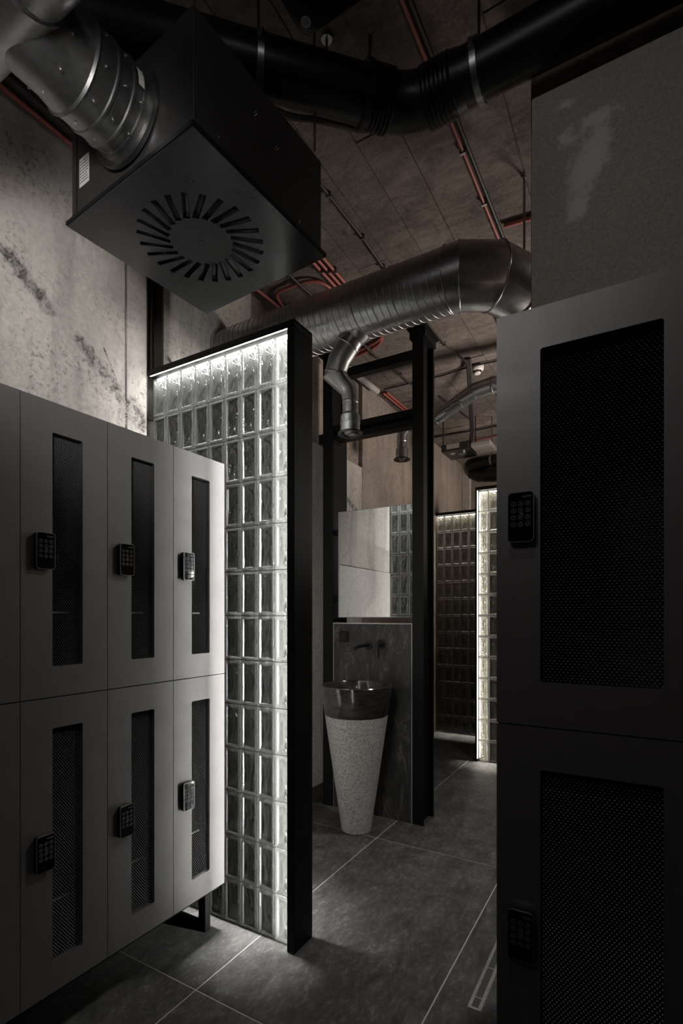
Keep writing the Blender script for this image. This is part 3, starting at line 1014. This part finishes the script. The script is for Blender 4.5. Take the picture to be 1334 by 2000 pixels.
for yy in (yb0 - 0.032, yb0 - 0.082, yb0 - 0.138, yb0 - 0.225):
    for k in range(5):
        a = radians(215 + 42 * k)
        rr_ = r0 - (0.006 if yy < yb0 - 0.2 else 0.0)
        p = Vector((dx + rr_ * cos(a), yy, dz + rr_ * sin(a)))
        q = Vector((dx + (rr_ + 0.004) * cos(a), yy, dz + (rr_ + 0.004) * sin(a)))
        MB().cyl(p, q, 0.0035, 8).build('screw', 'chrome', sd)
sl = MB()
for i in range(3):
    a0, a1 = radians(-2 + i * 9), radians(-2 + (i + 1) * 9)
    R_ = r0 + 0.0012
    ya, yb_ = yb0 - 0.048, yb0 - 0.022
    sl.add([(dx + R_ * cos(a0), ya, dz + R_ * sin(a0)), (dx + R_ * cos(a1), ya, dz + R_ * sin(a1)), (dx + R_ * cos(a1), yb_, dz + R_ * sin(a1)), (dx + R_ * cos(a0), yb_, dz + R_ * sin(a0))], [(0, 1, 2, 3)])
sl.build('size_sticker', 'paper', sd)

# ------------------------------------------------------------------ black drain pipe under the ceiling
pz, pr = 3.185, 0.080
B = Vector((-0.705, 1.683, pz))
dl = Vector((-0.70, -0.714, 0)).normalized()
bp = thing('drain_pipe', 'thick black plastic drain pipe with a ribbed bend below the ceiling', 'pipe', B)
MB().sweep([B + dl * 0.09, B + dl * 1.9], pr, 40).build('pipe_run', 'black_plastic', bp, 30)
MB().sweep([B + Vector((0.10, 0, 0)), B + Vector((2.3, 0, 0))], pr, 40).build('pipe_run', 'black_plastic', bp, 30)


def ribs(start, d, n, step, r, rib):
    pts, rad = [], []
    for i in range(n):
        for f, q in ((0, 0), (0.25, rib), (0.65, rib), (0.9, 0)):
            pts.append(start + d * (step * (i + f)))
            rad.append(r + q)
    return pts, rad


X1 = Vector((1, 0, 0))
p_, r_ = ribs(B + dl * 0.075, dl, 5, 0.014, pr + 0.004, 0.006)
p_ += [B + dl * 0.150, B + dl * 0.152, B + dl * 0.175, B + dl * 0.178]
r_ += [pr + 0.006, pr + 0.014, pr + 0.014, pr]
MB().sweep(p_, r_, 40).build('ribbed_socket', 'black_plastic', bp, 25)
p_, r_ = ribs(B + X1 * 0.06, X1, 7, 0.015, pr + 0.003, 0.006)
p_ += [B + X1 * 0.170, B + X1 * 0.2]
r_ += [pr + 0.006, pr]
MB().sweep(p_, r_, 40).build('ribbed_socket', 'black_plastic', bp, 25)
arc = []
for i in range(9):
    t_ = i / 8
    a, c = B + dl * 0.10, B + X1 * 0.10
    arc.append((a * (1 - t_) + B * t_) * (1 - t_) + (B * (1 - t_) + c * t_) * t_)
MB().sweep(arc, pr + 0.001, 40).build('bend', 'black_plastic', bp, 30)
prt = MB()
rr = random.Random(5)
for i in range(16):
    s0 = 0.30 + i * 0.016 + rr.uniform(0, 0.003)
    if i in (5, 10, 11):
        continue
    ctr = B + dl * s0
    side = Vector((dl.y, -dl.x, 0))
    for k in range(2):
        aa = radians(32 + rr.uniform(-1, 1))
        R_ = pr + 0.0006
        nrm = side * cos(aa) + Vector((0, 0, 1)) * sin(aa)
        tn = -side * sin(aa) + Vector((0, 0, 1)) * cos(aa)
        c0 = ctr + nrm * R_ + dl * (k * 0.007)
        prt.add([c0 - tn * 0.005, c0 - tn * 0.005 + dl * 0.003, c0 + tn * 0.005 + dl * 0.003, c0 + tn * 0.005], [(0, 1, 2, 3)])
prt.build('printed_marks', 'print', bp)


def clamp(c, d, r, label, wdt=0.022):
    d = Vector(d).normalized()
    k = thing('pipe_clamp', label, 'clamp', c)
    c = Vector(c)
    MB().sweep([c - d * wdt / 2, c - d * (wdt / 2 - 0.001), c + d * (wdt / 2 - 0.001), c + d * wdt / 2], [r + 0.002, r + 0.006, r + 0.006, r + 0.002], 40).build('band', 'galv', k, 30)
    side = d.cross(Vector((0, 0, 1))).normalized()
    for s in (-1, 1):
        q = c + side * s * (r + 0.012)
        MB().box(q.x - 0.009, q.x + 0.009, q.y - 0.009, q.y + 0.009, q.z - 0.010, q.z + 0.016).build('lug', 'galv', k)
    MB().cyl(c + Vector((0, 0, r + 0.004)), Vector((c.x, c.y, CE)), 0.005, 10).build('hanger_rod', 'galv_dark', k, 40)
    MB().cyl(c + Vector((0, 0, r + 0.003)), c + Vector((0, 0, r + 0.022)), 0.010, 6).build('nut', 'galv', k)


clamp(B + X1 * 0.245, X1, pr, 'galvanised clamp hung on a rod round the black pipe, right of its ribbed bend')
clamp(B + dl * 0.53, dl, pr, 'galvanised clamp round the black pipe, beside the ventilation box')

# black box by the ceiling with a round sticker
bb = thing('equipment_box', 'flat black equipment box against the ceiling with a round white sticker', 'equipment box', (-0.72, 1.15, 3.33))
MB().box(-0.979, -0.42, 0.86, 1.425, 3.33, 3.445, 0.003).build('housing', 'plate_steel', bb)
stk = MB().sweep([(-0.943, 1.383, 3.3300), (-0.943, 1.383, 3.3288)], 0.017, 28).build('round_sticker', 'paper', bb)
vs, fs = text_mb('EXA', 0.0095, lambda x, y: (-0.944 + x * 0.95, 1.387 - y, 3.3285))
sm = MB().add(vs, fs)
vs, fs = text_mb('8', 0.0095, lambda x, y: (-0.941 + x, 1.377 - y, 3.3285))
sm.add(vs, fs).build('sticker_print', 'print_dark', stk)
MB().sweep([(-0.968, 1.414, 3.3300), (-0.968, 1.414, 3.327)], 0.004, 12).build('corner_screw', 'galv_dark', bb)

# anchors in the ceiling
for (x, y, lab, ws) in ((-0.966, 1.548, 'short threaded rod with a round washer in the ceiling beside the black box', True), (-0.83, 1.619, 'bare short threaded rod in a pale ceiling patch', False)):
    an = thing('ceiling_anchor', lab, 'anchor', (x, y, CE))
    MB().cyl((x, y, CE), (x, y, CE - 0.075), 0.0045, 10).build('rod', 'galv_dark', an, 40)
    if ws:
        MB().sweep([(x, y, CE), (x, y, CE - 0.006)], 0.020, 20).build('washer', 'galv', an)

# ------------------------------------------------------------------ spiral duct
sy, sz, sr = 2.30, 2.945, 0.137
spd = thing('spiral_duct', 'long galvanised spiral duct crossing above the glass screen from the left wall', 'duct', (-1.4, sy, sz))
x0, x1 = XW + 0.001, -0.70
MB().sweep([(x0, sy, sz), (x1, sy, sz)], sr, 64).build('spiral_pipe', 'galv', spd, 40)
pitch = 0.106
for off, rb_, nm in ((0.0, 0.0030, 'lock_seam'), (0.36, 0.0021, 'swage'), (0.68, 0.0021, 'swage')):
    pts = []
    turns = (x1 - x0) / pitch
    for i in range(int(turns * 40) + 1):
        a = 2 * pi * i / 40
        x = x0 + (i / 40 + off) * pitch
        if x < x1:
            pts.append((x, sy + sr * cos(a), sz + sr * sin(a)))
    MB().sweep(pts, rb_, 6).build(nm, 'galv', spd, 60)
MB().sweep([(XW + 0.004, sy, sz), (XW + 0.006, sy, sz)], sr + 0.012, 40).build('wall_gap', 'rough', spd)
ra = sr + 0.003
d0, d1, d2, d3 = X1, Vector((cos(radians(30)), sin(radians(30)), 0)), Vector((cos(radians(60)), sin(radians(60)), 0)), Vector((0, 1, 0))
E0 = Vector((-0.715, sy, sz))
E1 = E0 + d1 * 0.150
E2 = E1 + d2 * 0.150
E3 = E2 + d3 * 0.22
MB().sweep([E0 - d0 * 0.045, E0, E1, E2, E3], ra, 48).build('segmented_elbow', 'galv', spd, 20)


def miter(c, da, db, r):
    """ring bead lying in the mitre plane of a joint"""
    nrm = (da + db).normalized()
    u = Vector((0, 0, 1))
    v_ = nrm.cross(u).normalized()
    k = 1 / da.dot(nrm)
    pts = [c + u * cos(2 * pi * i / 56) * r + v_ * sin(2 * pi * i / 56) * r * k for i in range(57)]
    return MB().sweep(pts, 0.0032, 6, cap=False)


for c, da, db in ((E0 - d0 * 0.045, d0, d0), (E0, d0, d1), (E1, d1, d2), (E2, d2, d3)):
    miter(c, da, db, ra + 0.0015).build('seam', 'galv', spd, 60)


def outlet(name, label, pts, rads, nz_c, z_top, z_bot, r, flange, taps, metal='galv_mid'):
    o = thing(name, label, 'duct', nz_c)
    MB().sweep(pts, rads, 32).build('pipe', metal, o, 24)
    x, y = nz_c[0], nz_c[1]
    zm = z_bot + (z_top - z_bot) * 0.52
    MB().lathe([(r * 0.8, z_top + 0.02), (r * 0.8, z_top - 0.005), (r * 0.84, z_top - 0.008), (r * 0.84, z_top - 0.012), (r * 0.8, z_top - 0.016), (r * 0.8, zm + 0.014), (r, zm), (r, zm - 0.03), (r * 1.04, zm - 0.032), (r * 1.04, zm - 0.038), (r, zm - 0.040), (r, z_bot)], (x, y), 32).build('sleeve', metal, o, 25)
    MB().lathe([(r * 0.74, z_bot + 0.012), (r * 1.02, z_bot + 0.006), (flange, z_bot + 0.002), (flange, z_bot - 0.006), (r * 0.96, z_bot - 0.004), (r * 0.80, z_bot + 0.004), (r * 0.74, z_bot + 0.02)], (x, y), 32).build('valve_ring', 'black_plastic', o, 35)
    MB().lathe([(0.001, z_bot - 0.010), (r * 0.45, z_bot - 0.008), (r * 0.66, z_bot + 0.002), (r * 0.62, z_bot + 0.008), (0.001, z_bot + 0.012)], (x, y), 32).build('valve_disc', 'galv_dark', o, 35)
    for c, d, rr_ in taps:
        c, d = Vector(c), Vector(d).normalized()
        MB().sweep([c - d * 0.006, c - d * 0.003, c + d * 0.003, c + d * 0.006], [rr_, rr_ + 0.004, rr_ + 0.004, rr_], 32).build('joint_ring', 'galv_dark', o, 30)
    sc = MB()
    for zz in (z_top - 0.03, zm + 0.03, zm - 0.02):
        for k in range(4):
            a = radians(-100 + 45 * k)
            R_ = (r * 0.8 if zz > zm + 0.01 else r)
            sc.cyl((x + R_ * cos(a), y + R_ * sin(a), zz), (x + (R_ + 0.003) * cos(a), y + (R_ + 0.003) * sin(a), zz), 0.0028, 6)
    sc.build('screw', 'chrome', o)
    return o


A0, A1, A2, A3 = Vector((-1.262, 2.30, 2.835)), Vector((-1.345, 2.28, 2.715)), Vector((-1.372, 2.28, 2.640)), Vector((-1.300, 2.30, 2.555))
du = outlet('branch_duct', 'galvanised branch duct with a round valve hanging under the spiral duct', [A0, A1, A2, A2.lerp(A3, 0.5), A3, (-1.292, 2.30, 2.50)], [0.058, 0.058, 0.054, 0.047, 0.042, 0.041],
            (-1.292, 2.30, 2.40), 2.50, 2.332, 0.050, 0.064, [(A1.lerp(A2, 0.9), A2 - A1, 0.055), (A0.lerp(A1, 0.45), A1 - A0, 0.058)])
MB().sweep([A0 + Vector((0.01, 0, 0.02)), A0 + Vector((0, 0, -0.008)), A0.lerp(A1, 0.3)], [0.085, 0.062, 0.052], 32).build('saddle', 'galv_mid', du, 40)

Q = [Vector((-0.45, 4.05, 3.175)), Vector((-0.985, 4.0, 3.170)), Vector((-1.13, 4.0, 3.150)), Vector((-1.36, 4.0, 3.045)), Vector((-1.45, 4.0, 2.995)), Vector((-1.60, 4.0, 2.985)), Vector((-1.70, 4.0, 2.975)), Vector((-1.742, 4.0, 2.93)), Vector((-1.745, 4.0, 2.87))]
d2_ = outlet('branch_duct', 'farther small galvanised duct dropping to a round valve behind the mirror frame', Q, [0.066, 0.066, 0.066, 0.056, 0.050, 0.046, 0.044, 0.042, 0.040],
       (-1.745, 4.0, 2.78), 2.875, 2.715, 0.052, 0.070, [(Q[1], X1, 0.066), (Q[2].lerp(Q[3], 0.02), Q[3] - Q[2], 0.064), (Q[2].lerp(Q[3], 0.5), Q[3] - Q[2], 0.061), (Q[4], Q[4] - Q[3], 0.050)], 'galv')
MB().cyl((-0.75, 4.02, 3.23), (-0.75, 4.02, CE), 0.005, 8).build('hanger_rod', 'galv_dark', d2_, 40)
MB().cyl((-1.46, 4.0, 3.03), (-1.46, 4.0, CE), 0.0045, 8).build('hanger_rod', 'galv_dark', d2_, 40)

# ------------------------------------------------------------------ washbasin frame
Ys = 3.195


def ibeam(mb, xa, xb, ya, yb, z0, z1, tf=0.012, tw_=0.010):
    mb.box(xa, xb, ya, ya + tf, z0, z1).box(xa, xb, yb - tf, yb, z0, z1)
    xm = (xa + xb) / 2
    mb.box(xm - tw_ / 2, xm + tw_ / 2, ya + tf, yb - tf, z0, z1)


fr = thing('steel_frame', 'black steel beam frame standing round the mirror and washbasin', 'frame', (-1.63, 3.29, 0))
m1 = MB()
ibeam(m1, -1.319, -1.239, Ys, Ys + 0.195, 0, 3.30)
m1.build('post', 'black_steel', fr)
m1 = MB()
ibeam(m1, -2.025, -1.945, Ys, Ys + 0.215, 0, 3.30)
m1.box(-1.944, -1.940, Ys + 0.012, Ys + 0.203, 1.37, 2.72)
m1.build('post', 'black_steel', fr)
MB().box(-1.35, -1.21, Ys - 0.03, Ys + 0.225, 3.30, 3.315).box(-1.335, -1.225, Ys - 0.01, Ys + 0.2, 3.24, 3.30).build('head_plate', 'black_steel', fr)
MB().box(-2.05, -1.92, Ys - 0.03, Ys + 0.225, 3.30, 3.315).build('head_plate', 'black_steel', fr)
MB().box(-1.945, -1.319, Ys + 0.02, Ys + 0.08, 3.119, 3.182).build('cross_bar', 'black_steel', fr)
# channel cross bar: two flanges and a web
MB().box(-1.945, -1.319, Ys + 0.01, Ys + 0.09, 2.740, 2.781).box(-1.945, -1.319, Ys + 0.01, Ys + 0.09, 2.671, 2.712).box(-1.945, -1.319, Ys + 0.075, Ys + 0.09, 2.712, 2.740).build('cross_bar', 'black_steel', fr)
MB().box(-2.06, -1.93, Ys - 0.005, Ys + 0.11, 2.66, 2.73).build('bracket', 'black_steel', fr)

mi = thing('mirror', 'frameless rectangular mirror between the black posts above the washbasin', 'mirror', (-1.61, 3.21, 1.385))
MB().box(-1.888, -1.321, 3.2000, 3.2040, 1.384, 2.140).build('mirror_glass', 'mirror', mi)
MB().box(-1.897, -1.888, 3.1995, 3.206, 1.380, 2.144).box(-1.888, -1.320, 3.1995, 3.206, 2.140, 2.144).box(-1.888, -1.320, 3.1995, 3.206, 1.380, 1.384).box(-1.897, -1.321, 3.2045, 3.222, 1.382, 2.142).build('polished_edge', 'mirror_edge', mi)
MB().box(-1.945, -1.90, 3.222, 3.25, 1.50, 1.54).box(-1.945, -1.90, 3.222, 3.25, 1.98, 2.02).box(-1.92, -1.88, 3.222, 3.25, 1.50, 1.54).box(-1.92, -1.88, 3.222, 3.25, 1.98, 2.02).build('bracket', 'black_steel', mi)

sp = thing('slate_panel', 'dark veined slate panel behind the washbasin with a pale metal edge', 'panel', (-1.63, 3.21, 0))
MB().box(-1.936, -1.327, 3.200, 3.30, 0.0, 1.334).build('slab', 'slate', sp)
MB().box(-1.940, -1.936, 3.1985, 3.30, 0, 1.341).box(-1.327, -1.321, 3.1985, 3.30, 0, 1.341).box(-1.936, -1.327, 3.1985, 3.30, 1.334, 1.341).build('edge_trim', 'trim_light', sp)

sk = thing('wall_switch', 'black square wall switch on the upper left of the slate panel', 'switch', (-1.85, 3.198, 1.245))
MB().box(-1.885, -1.808, 3.190, 3.200, 1.203, 1.283, 0.003).build('frame', 'black_plastic', sk)
MB().box(-1.877, -1.816, 3.185, 3.190, 1.212, 1.275, 0.003).build('rocker', 'black_plastic', sk)

tp = thing('spout', 'black wall spout on the slate panel above the basin', 'tap', (-1.665, 3.198, 1.19))
MB().sweep([(-1.648, 3.200, 1.185), (-1.648, 3.192, 1.185), (-1.648, 3.191, 1.185)], [0.030, 0.030, 0.028], 28).build('rose', 'black_plastic', tp, 30)
mb = MB()
mb.sweep([(-1.648, 3.19, 1.187), (-1.648, 3.12, 1.187), (-1.650, 3.03, 1.182), (-1.651, 2.995, 1.177)], [0.014, 0.013, 0.011, 0.010], 16).sweep([(-1.651, 3.002, 1.178), (-1.651, 3.002, 1.160)], 0.008, 12)
mb.build('spout_arm', 'black_plastic', tp, 30)
tv = thing('mixer_handle', 'black lever tap beside the spout on the slate panel', 'tap', (-1.55, 3.198, 1.2))
MB().sweep([(-1.553, 3.200, 1.196), (-1.553, 3.192, 1.196), (-1.553, 3.190, 1.196)], [0.033, 0.033, 0.030], 28).sweep([(-1.553, 3.191, 1.196), (-1.553, 3.145, 1.196)], 0.019, 20).build('rose', 'black_plastic', tv, 30)
MB().box(-1.565, -1.541, 3.133, 3.150, 1.105, 1.212, 0.004).build('lever', 'black_plastic', tv)

# ------------------------------------------------------------------ basin
bx, by = -1.600, 2.930
ba = thing('washbasin', 'conical stone pedestal washbasin with a polished dark rim on the tiled floor', 'washbasin', (bx, by, 0))
rt, rb, zt, zs = 0.234, 0.096, 0.945, 0.752
rs = rb + (rt - rb) * (zs / zt)
MB().lathe([(rb - 0.012, 0.0), (rb, 0.004), (rb + (rs - rb) * 0.5, zs * 0.5), (rs, zs)], (bx, by), 64, cap=True).build('pedestal', 'stone_rough', ba, 40)
MB().lathe([(rs - 0.002, zs), (rs + 0.001, zs + 0.003), (rt, zt - 0.004), (rt - 0.003, zt), (rt - 0.019, zt), (rt - 0.023, zt - 0.004), (rt - 0.045, zt - 0.09), (rt - 0.11, zt - 0.135), (0.025, zt - 0.145), (0.001, zt - 0.146)], (bx, by), 64).build('polished_bowl', 'stone_polished', ba, 40)
MB().lathe([(0.024, zt - 0.143), (0.020, zt - 0.138), (0.001, zt - 0.137)], (bx, by), 20).build('waste', 'chrome', ba, 40)

# ------------------------------------------------------------------ floor drain
dr = thing('floor_drain', 'narrow metal slot drain let into the floor tiles by the right lockers', 'drain', (-0.51, 2.3, 0))
MB().box(-0.534, -0.522, 1.801, 2.86, -0.0038, 0.001).box(-0.498, -0.486, 1.801, 2.86, -0.0038, 0.001).box(-0.522, -0.498, 1.801, 1.812, -0.0038, 0.001).build('edge_frame', 'galv_mid', dr)
MB().box(-0.522, -0.498, 1.812, 2.86, -0.0038, -0.0006).build('slot', 'print_dark', dr)
mb = MB()
for k in range(6):
    mb.box(-0.522, -0.498, 1.86 + k * 0.18, 1.866 + k * 0.18, -0.002, 0.0005)
mb.build('bridge', 'galv_mid', dr)

# ------------------------------------------------------------------ conduits and cables on the ceiling
cz = CE - 0.012


def conduit(label, pts, r, mat, name='conduit', clips=(), cat='conduit', smooth_n=0, group=None):
    pts = [Vector(p) for p in pts]
    if smooth_n:
        out = []
        P = [pts[0]] + pts + [pts[-1]]
        for i in range(1, len(P) - 2):
            for k in range(smooth_n):
                t = k / smooth_n
                a, b, c, d = P[i - 1], P[i], P[i + 1], P[i + 2]
                out.append(0.5 * ((2 * b) + (c - a) * t + (2 * a - 5 * b + 4 * c - d) * t * t + (3 * b - a - 3 * c + d) * t ** 3))
        out.append(pts[-1])
        pts = out
    o = thing(name, label, cat, pts[len(pts) // 2], group)
    MB().sweep(pts, r, 10).build('tube', mat, o, 50)
    for c in clips:
        c = Vector(c)
        MB().box(c.x - r - 0.006, c.x + r + 0.006, c.y - 0.006, c.y + 0.006, c.z - r - 0.003, CE + 0.002).build('clip', 'galv', o)
    return o


conduit('red conduit running along the ceiling above the elbow of the spiral duct', [(-0.69, 1.445, cz), (-0.685, 1.6, cz), (-0.665, 2.9, cz)], 0.007, 'red', clips=[(-0.69, 1.50, cz), (-0.678, 2.22, cz), (-0.670, 2.55, cz), (-0.664, 2.88, cz)])
conduit('dark cable beside the red conduit above the spiral duct elbow', [(-0.665, 1.445, cz), (-0.655, 2.0, cz), (-0.64, 2.9, cz)], 0.008, 'cable', 'cable', cat='cable')
conduit('dark cable clipped to the ceiling right of the ventilation box', [(-1.315, 1.9, cz), (-1.31, 2.1, cz), (-1.30, 2.45, cz), (-1.305, 2.75, cz), (-1.30, 2.95, cz)], 0.007, 'cable', 'cable', clips=[(-1.31, 2.12, cz), (-1.30, 2.45, cz), (-1.305, 2.72, cz)], cat='cable')
for k, (xx, nm) in enumerate(((-1.565, 'rightmost'), (-1.60, 'middle'), (-1.635, 'leftmost'))):
    conduit('red conduit, %s of the three that run side by side under the ceiling' % nm, [(xx, 1.9, cz), (xx - 0.005, 2.75, cz), (xx - 0.01, 3.1, cz), (xx - 0.035, 3.33 + 0.05 * k, cz), (xx - 0.16, 3.44 + 0.06 * k, cz), (xx - 0.44, 3.50 + 0.06 * k, cz)] if k < 2 else [(xx, 1.9, cz), (xx - 0.005, 2.9, cz)],
            0.010, 'red', clips=[(xx - 0.002, 2.60 - 0.02 * k, cz)], group='three parallel red conduits', smooth_n=4)
conduit('red conduit looping from the junction box towards the three parallel ones', [(-2.045, 2.78, cz), (-2.03, 2.68, cz), (-1.99, 2.60, cz), (-1.88, 2.59, cz), (-1.76, 2.60, cz), (-1.69, 2.66, cz), (-1.665, 2.80, cz), (-1.66, 2.95, cz)], 0.010, 'red', smooth_n=5)
conduit('short straight red conduit leading to the junction box beside the left wall', [(-2.09, 2.2, cz), (-2.08, 2.5, cz), (-2.065, 2.78, cz)], 0.010, 'red')
conduit('dark cable crossing under the looping red conduit', [(-1.84, 2.0, cz + 0.004), (-1.825, 2.45, cz + 0.004), (-1.80, 2.60, cz - 0.022), (-1.80, 2.9, cz), (-1.79, 3.25, cz), (-1.785, 3.38, cz - 0.022), (-1.785, 3.62, cz - 0.022), (-1.78, 3.75, cz), (-1.75, 4.25, cz)], 0.008, 'cable', 'cable', clips=[(-1.825, 2.5, cz), (-1.785, 3.5, cz), (-1.76, 4.0, cz)], cat='cable')
jb = tag(MB().box(-2.10, -1.99, 2.78, 2.86, CE - 0.055, CE - 0.001, 0.004).build('junction_box', 'black_plastic'), 'small black junction box on the ceiling where red conduits end', 'junction box')
conduit('pair of thin red conduits on the ceiling behind the upper steel bars, left one', [(-2.045, 4.26, cz), (-2.03, 4.95, cz)], 0.009, 'red')
conduit('pair of thin red conduits on the ceiling behind the upper steel bars, right one', [(-2.010, 4.26, cz), (-1.995, 4.95, cz)], 0.009, 'red')
conduit('fat pale grey tube on the ceiling behind the branch duct valve', [(-2.075, 3.55, CE - 0.03), (-2.055, 4.16, CE - 0.03)], 0.028, 'grey_tube', 'ceiling_tube', cat='tube')
conduit('red conduit under the ceiling corner above the left lockers', [(XW + 0.03, 0.9, CE - 0.045), (XW + 0.03, 1.55, CE - 0.045)], 0.012, 'red')
conduit('thick black cable beside the red conduit in the ceiling corner above the left lockers', [(XW + 0.075, 0.8, CE - 0.03), (XW + 0.075, 1.05, CE - 0.03), (XW + 0.075, 1.6, CE - 0.03)], 0.026, 'cable', 'cable', cat='cable')
conduit('dark cable running down the steel channel behind the screen', [(XW - 0.03, 1.768, CE - 0.01), (XW - 0.03, 1.765, 3.0), (XW - 0.03, 1.768, 2.62)], 0.006, 'cable', 'cable', cat='cable')
conduit('black cables sagging below the ceiling behind the drain pipe', [(-1.30, 1.62, cz), (-1.22, 1.68, cz - 0.03), (-1.12, 1.76, cz - 0.03), (-1.02, 1.90, cz)], 0.012, 'cable', 'cable', cat='cable', smooth_n=5)
conduit('dark cable across the ceiling of the washroom in front of the smoke detector', [(-2.0, 4.19, cz), (-1.45, 4.20, cz), (-1.20, 4.16, cz), (-0.8, 4.2, cz)], 0.007, 'cable', 'cable', cat='cable')
conduit('far dark cable across the washroom ceiling', [(-2.1, 5.6, cz), (-1.5, 5.62, cz), (-0.9, 5.58, cz)], 0.010, 'cable', 'cable', cat='cable')
conduit('thin red conduit crossing the far end of the washroom ceiling', [(-2.1, 6.0, cz), (-1.5, 5.93, cz), (-0.9, 5.85, cz)], 0.009, 'red')
conduit('dark cable along the washroom ceiling from the far duct', [(-1.62, 4.6, cz), (-1.52, 5.35, cz)], 0.007, 'cable', 'cable', cat='cable')
conduit('dark cable along the washroom ceiling right of the hanging cables', [(-1.16, 4.55, cz), (-1.12, 5.3, cz)], 0.007, 'cable', 'cable', clips=[(-1.13, 5.1, cz)], cat='cable')
conduit('dark cable leading to the hanging bundle near the smoke detector', [(-1.29, 3.3, cz), (-1.275, 3.75, cz), (-1.235, 3.95, cz), (-1.205, 4.06, cz - 0.01)], 0.007, 'cable', 'cable', clips=[(-1.278, 3.72, cz)], cat='cable')
hr = thing('hanger_rod', 'threaded rod hanging from the ceiling beside the plastered wall', 'rod', (-0.471, 2.503, 3.3))
MB().cyl((-0.471, 2.503, CE), (-0.471, 2.503, 3.088), 0.0055, 10).build('rod', 'galv_dark', hr, 40)
MB().cyl((-0.471, 2.503, CE), (-0.471, 2.503, CE - 0.012), 0.011, 6).build('nut', 'galv', hr)
conduit('short red cable behind the rod beside the plastered wall', [(-0.62, 2.75, cz), (-0.2, 2.80, cz)], 0.012, 'red', 'cable', cat='cable')

# smoke detector
sdx, sdy = -1.164, 4.215
sm_ = thing('smoke_detector', 'white round smoke detector on the washroom ceiling', 'detector', (sdx, sdy, CE))
MB().lathe([(0.001, CE - 0.002), (0.052, CE - 0.002), (0.052, CE - 0.022), (0.048, CE - 0.032), (0.036, CE - 0.042)], (sdx, sdy), 32).build('housing', 'white_plastic', sm_, 35)
MB().lathe([(0.028, CE - 0.036), (0.028, CE - 0.058), (0.022, CE - 0.064), (0.001, CE - 0.066)], (sdx, sdy), 28).build('sensor_cap', 'white_plastic', sm_, 35)
mb = MB()
for k in range(12):
    a = 2 * pi * k / 12
    mb.xf(Matrix.Identity(4))
    q = MB().box(0.028, 0.034, -0.003, 0.003, CE - 0.054, CE - 0.040).xf(Matrix.Translation((sdx, sdy, 0)) @ Matrix.Rotation(a, 4, 'Z'))
    mb.add(q.v, q.f)
mb.build('slots', 'print_dark', sm_)

# hanging box with its cable bundle
hb = thing('hanging_box', 'small black equipment box hanging on rods below the washroom ceiling', 'equipment box', (-1.58, 5.0, 3.05))
MB().box(-1.745, -1.465, 4.99, 5.30, 3.045, 3.115, 0.004).build('housing', 'plate_steel', hb)
MB().box(-1.69, -1.56, 4.986, 4.990, 3.065, 3.112).build('front_plate', 'grey_tube', hb)
MB().sweep([(-1.56, 5.10, 3.045), (-1.56, 5.10, 3.030), (-1.56, 5.10, 3.028)], [0.038, 0.038, 0.024], 24).build('lens', 'chrome', hb, 30)
MB().sweep([(-1.66, 5.09, 3.045), (-1.66, 5.09, 3.0435)], 0.026, 20).build('round_sticker', 'paper', hb)
for (x, y) in ((-1.735, 5.02), (-1.475, 5.27)):
    MB().cyl((x, y, 3.11), (x, y, CE), 0.006, 8).build('hanger_rod', 'cable', hb, 40)
tag(MB().box(-1.455, -1.26, 5.02, 5.28, 3.06, 3.105, 0.006).build('pale_tray', 'grey_tube'), 'pale grey tray beside the hanging black box above the far black pipe', 'tray')
cbn = thing('cable_bundle', 'bundle of dark cables drooping from the ceiling to the hanging box', 'cable', (-1.3, 4.5, 3.3))
for k in range(3):
    MB().sweep([(-1.20 + 0.012 * k, 4.04, CE - 0.005), (-1.225 + 0.013 * k, 4.15, 3.40), (-1.30 + 0.012 * k, 4.45, 3.28), (-1.40 + 0.012 * k, 4.85, 3.15), (-1.485 + 0.008 * k, 5.08, 3.11)], 0.010, 8).build('cable', 'cable', cbn, 50)

# far black pipe
fp = thing('drain_pipe', 'far black plastic pipe with a bend under the washroom ceiling, beside the hanging box', 'pipe', (-1.3, 5.35, 2.97))
MB().sweep([(-1.62, 5.62, 3.00), (-1.60, 5.50, 3.00), (-1.55, 5.40, 2.99), (-1.47, 5.36, 2.985), (-1.0, 5.36, 2.985), (-0.7, 5.36, 2.985)], 0.075, 24).build('pipe_run', 'black_plastic', fp, 35)
MB().sweep([(-1.56, 5.41, 2.90), (-1.46, 5.36, 2.86), (-1.30, 5.33, 2.85), (-1.0, 5.33, 2.86), (-0.7, 5.33, 2.86)], [0.05, 0.07, 0.085, 0.075, 0.07], 24).build('pipe_run', 'black_plastic', fp, 35)
clamp((-1.33, 5.36, 2.985), X1, 0.075, 'galvanised clamp round the far black pipe in the washroom', 0.02)
